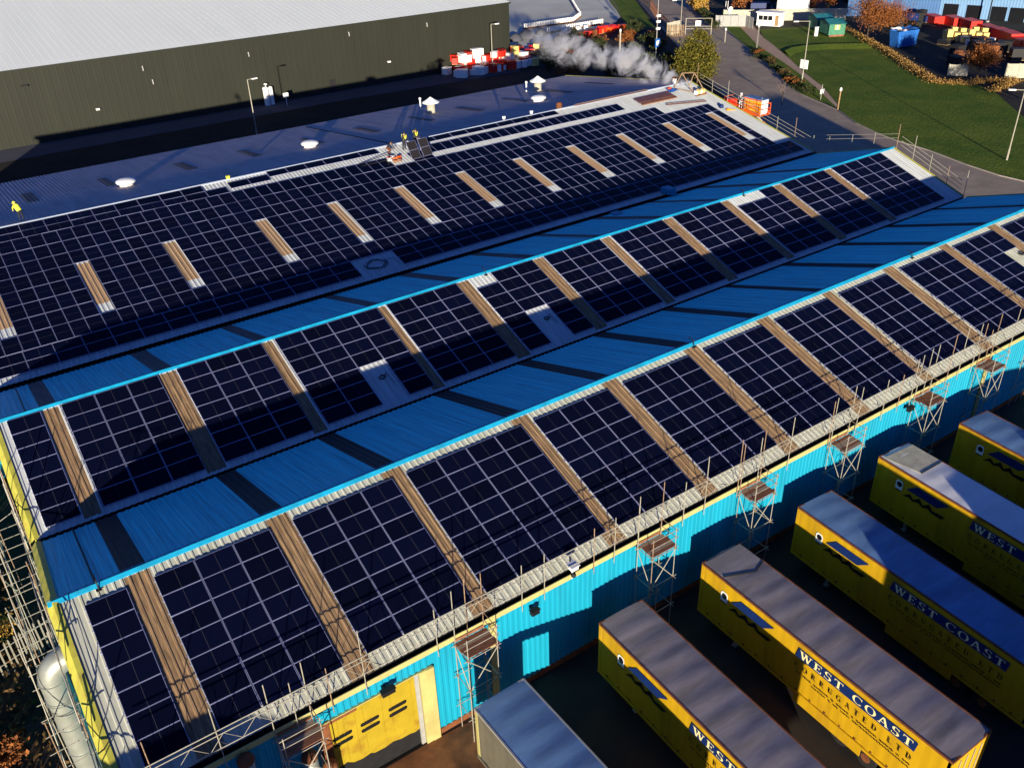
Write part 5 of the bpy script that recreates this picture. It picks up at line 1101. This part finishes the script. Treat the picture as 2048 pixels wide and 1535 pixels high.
for x, y, i in ((154.0, 118.5, 1), (157.5, 122.5, 2)): bush('tree', x+8, y+9, 4.5, 4.5, 'l_gold', 'golden leafed tree at the far road bend', 'tree', 'golden trees at the road bend', 1200, .2, 150+i)
for i in range(7): x, y = 147+i*2.1, 113.5+i*2.9; bush('shrub', x+3, y-3.5, 1.6, 2.6, 'l_dark', 'dark low shrub on the right edge of the far road', 'shrub', 'shrubs beside the far road', 500, .14, 160+i)
# fallen leaves and dead bracken round the lawn, one mass
LL = [(170, 92), (161.5, 80.5), (155.7, 72), (151, 66), (146.6, 60.3), (143, 55.5), (140.0, 51.2), (142.8, 47.5), (146.5, 46.8), (150, 43.8), (146, 43.2), (141.4, 42.2)]
def along(r, n):
    i = r.integers(0, len(LL)-1, n); u = r.random(n)[:, None]; A = np.array(LL); P = A[i]*(1-u)+A[i+1]*u; P = P+r.normal(size=(n, 2))*.55
    return np.concatenate([P, (G+.05+np.abs(r.normal(size=n))*.28)[:, None]], 1)
V, F = leaves(9000, along, .12, 77); tag(leaf_obj('leaf_litter', V, F, 'l_litter', None), 'band of golden dead leaves curving round the top of the lawn', 'leaf litter', None, 'stuff')
def under(r, n):
    P = np.stack([r.uniform(-14, -2.9, n), r.uniform(-8, 30, n)], 1); h = np.abs(r.normal(size=n))*.35; return np.concatenate([P, (G+.03+h)[:, None]], 1)
V, F = leaves(7000, under, .16, 78); tag(leaf_obj('undergrowth', V, F, 'l_dead', None), 'tangled dead brown undergrowth at the foot of the left gable', 'undergrowth', None, 'stuff')
for i, (x, y, h, m, lb) in enumerate(((-3.9, 23.5, 2.6, 'l_russet', 'russet bush left of the gable scaffold, upper one'), (-4.6, 15.0, 2.0, 'l_dead', 'brown bramble bush beside the gable scaffold above the palisade fence'), (-4.9, 10.6, 2.2, 'l_gold', 'golden brown bush just above the pale palisade fence'), (-5.0, 2.2, 1.5, 'l_russet', 'reddish bush below the pale palisade fence'))): bush('bush', x, y, h, h*1.3, m, lb, 'bush', 'bushes by the left gable', 1200, .12, 200+i)
# unseen brick block added beyond the lower left corner to shade the roof corner
ob = thing('shade_block', (-8.4, -18.5, G), 'plain brick block added beyond the lower left corner to shade the roof', 'shade_block')
MB().box(-7.6, -2.4, -22, -14.8, G, -1.0).build('wall', 'brick', ob); MB().box(-7.7, -2.3, -22.1, -14.7, -1.0, -.88).build('roof', 'grey', ob); MB().box(-6, -5.0, -14.8, -14.74, G, G+2.1).build('door', 'skip', ob)  # wall, roof and door belong to the added shade block
for i, (x0, lb) in enumerate(((24.9, 'tall brick block added across the yard for shade, nearest to the fully sunlit trailer'), (32.2, 'tall brick block added across the yard for shade, second from the sunlit trailer'), (39.5, 'tall brick block added across the yard for shade, third from the sunlit trailer'))):  # unseen blocks, added and spaced only to throw shade on the trailers
    sh2 = thing('shade_block', (x0+2.1, -32, G), lb, 'shade_block', 'brick blocks added for shade across the yard')
    MB().box(x0, x0+4.2, -36, -29, G, -2.3).build('wall', 'brick', sh2); MB().box(x0-.08, x0+4.28, -36.1, -28.92, -2.3, -2.1).build('roof', 'grey', sh2); MB().box(x0+.6, x0+3.6, -29.0, -28.94, G, G+3.4).build('door', 'skip', sh2)  # wall, roof and door belong to the added shade blocks
# ------------------------------------------------------------ steam
pm = bpy.data.materials.new('steam'); pm.use_nodes = True; t_ = pm.node_tree; t_.nodes.clear(); N = t_.nodes.new; L = t_.links.new
pv = N('ShaderNodeVolumePrincipled'); om = N('ShaderNodeOutputMaterial'); L(pv.outputs[0], om.inputs['Volume']); pv.inputs['Color'].default_value = (.97, .97, .97, 1); pv.inputs['Anisotropy'].default_value = .2
tc = N('ShaderNodeTexCoord'); nz = N('ShaderNodeTexNoise'); nz.inputs['Scale'].default_value = .48; nz.inputs['Detail'].default_value = 7; nz.inputs['Roughness'].default_value = .62; nz.inputs['Distortion'].default_value = 1.6; L(tc.outputs['Object'], nz.inputs['Vector'])
mr = N('ShaderNodeMapRange'); mr.inputs[1].default_value = .50; mr.inputs[2].default_value = .66; mr.inputs[3].default_value = 0; mr.inputs[4].default_value = 1.1; L(nz.outputs[0], mr.inputs[0])
# density thins with distance from the outlet
ds = N('ShaderNodeVectorMath'); ds.operation = 'DISTANCE'; L(tc.outputs['Object'], ds.inputs[0]); ds.inputs[1].default_value = (76, 45, 1.5)
fr = N('ShaderNodeMapRange'); fr.inputs[1].default_value = 4; fr.inputs[2].default_value = 30; fr.inputs[3].default_value = 2.2; fr.inputs[4].default_value = .15; L(ds.outputs['Value'], fr.inputs[0])
path = [((76.6, 43.2, 1.7), .35), ((76.6, 44.6, 2.2), 1.1), ((76.4, 46.8, 2.5), 1.5), ((76.2, 50.2, 3.0), 2.3), ((76.0, 54.0, 3.5), 2.8), ((76.0, 58.5, 3.1), 2.0), ((75.9, 62.5, 2.9), 2.5), ((75.6, 66.5, 3.2), 3.0), ((75.4, 70.5, 3.6), 2.8), ((75.2, 73.8, 4.2), 1.0)]
blobs = list(path[:-1])+[((76.5, 48.5, 3.2), 1.5), ((76.0, 52.3, 4.3), 1.5), ((77.0, 56.2, 2.6), 1.9), ((75.6, 60.5, 3.9), 1.7), ((76.2, 64.6, 4.4), 1.8), ((75.4, 68.4, 2.8), 2.2)]
prev = None
for c, r in blobs:
    d_n = N('ShaderNodeVectorMath'); d_n.operation = 'DISTANCE'; L(tc.outputs['Object'], d_n.inputs[0]); d_n.inputs[1].default_value = c
    q_n = N('ShaderNodeMath'); q_n.operation = 'MULTIPLY_ADD'; q_n.inputs[1].default_value = -1.0/r; q_n.inputs[2].default_value = 1.0; L(d_n.outputs['Value'], q_n.inputs[0])
    if prev is None: prev = q_n.outputs[0]
    else: mx_ = N('ShaderNodeMath'); mx_.operation = 'MAXIMUM'; L(prev, mx_.inputs[0]); L(q_n.outputs[0], mx_.inputs[1]); prev = mx_.outputs[0]
# the soft edge eats into the noise, so that wisps break away at the rim
ad_ = N('ShaderNodeMath'); ad_.operation = 'MULTIPLY_ADD'; L(prev, ad_.inputs[0]); ad_.inputs[1].default_value = .26; L(nz.outputs[0], ad_.inputs[2])
mr.inputs[1].default_value = .595; mr.inputs[2].default_value = .83; mr.inputs[4].default_value = 2.2; L(ad_.outputs[0], mr.inputs[0])
m0 = N('ShaderNodeMath'); m0.operation = 'MULTIPLY'; L(mr.outputs[0], m0.inputs[0]); L(fr.outputs[0], m0.inputs[1])
fe = N('ShaderNodeMath'); fe.operation = 'MULTIPLY'; fe.use_clamp = True; L(prev, fe.inputs[0]); fe.inputs[1].default_value = 1.6
m2_ = N('ShaderNodeMath'); m2_.operation = 'MULTIPLY'; L(m0.outputs[0], m2_.inputs[0]); L(fe.outputs[0], m2_.inputs[1]); L(m2_.outputs[0], pv.inputs['Density'])
mb = MB(); n = 20; rr = random.Random(6)
for i, (c, r) in enumerate(path):
    a = Vector(path[max(0, i-1)][0]); b = Vector(path[min(len(path)-1, i+1)][0]); d = (b-a).normalized(); s1 = d.cross(Vector((0, 0, 1))).normalized(); s2 = s1.cross(d)
    for k in range(n):
        t = 2*math.pi*k/n; q = r*(1+.16*math.sin(3*t+i*1.7)+.10*rr.uniform(-1, 1)); mb.v.append(tuple(Vector(c)+s1*q*math.cos(t)+s2*q*math.sin(t)))
for i in range(len(path)-1):
    for k in range(n): mb.f.append((i*n+k, i*n+(k+1) % n, (i+1)*n+(k+1) % n, (i+1)*n+k)[::-1]); mb.m.append(0)
mb.f += [tuple(range(n)), tuple((len(path)-1)*n+k for k in range(n))[::-1]]; mb.m += [0, 0]
M['steam'] = pm; st_ = mb.build('steam_plume', 'steam'); tag(st_, 'white steam drifting off the far right corner of the roof', 'steam', None, 'stuff')
sp_ = thing('steam_vent', on(FB3, 76.3, .6), 'white capped vent stub at the far ridge giving off steam', 'vent'); MB().lathe([(.22, -.1), (.22, .7)], 10, 0, on(FB3, 76.3, .6)).build('pipe', 'white', sp_); MB().lathe([(.3, .7), (.3, .8), (.1, .9)], 10, 0, on(FB3, 76.3, .6)).build('cap', 'rust', sp_)
SC.cycles.volume_step_rate = 1.0; SC.cycles.volume_max_steps = 256; SC.cycles.max_bounces = 6; SC.cycles.volume_bounces = 2

# ------------------------------------------------------------ rows of look-alikes: say where each stands in its row
def _ord(n):
    w = ['first', 'second', 'third', 'fourth', 'fifth', 'sixth', 'seventh', 'eighth', 'ninth', 'tenth', 'eleventh', 'twelfth', 'thirteenth', 'fourteenth', 'fifteenth', 'sixteenth', 'seventeenth', 'eighteenth', 'nineteenth', 'twentieth']
    return w[n] if n < 20 else ['twenty-first', 'twenty-second', 'twenty-third', 'twenty-fourth', 'twenty-fifth', 'twenty-sixth', 'twenty-seventh', 'twenty-eighth', 'twenty-ninth', 'thirtieth'][n-20]
sets = {}
for o in COL.objects:
    if o.get('group') in ('barriers standing in rows on the concrete yard', 'shrubs behind the far roof', 'shrubs between road and footpath', 'trees behind the panel fence', 'red stacks in the timber yard', 'shrubs beside the far road', 'golden trees at the road bend', 'blocks along the concrete yard edge', 'yellow crates in the timber yard', 'dark heaps on the concrete yard', 'white blocks before the barriers'):
        sets.setdefault(o['label'], []).append(o)
for lb, os_ in sets.items():
    if 1 < len(os_) <= 30:
        key = lambda o: (lambda d: d.dot(r2)/d.dot(fw))(WM[o.name].translation-camp)
        for i, o in enumerate(sorted(os_, key=key)): o['label'] = lb+', '+(_ord(i)+' from left' if i else 'leftmost')
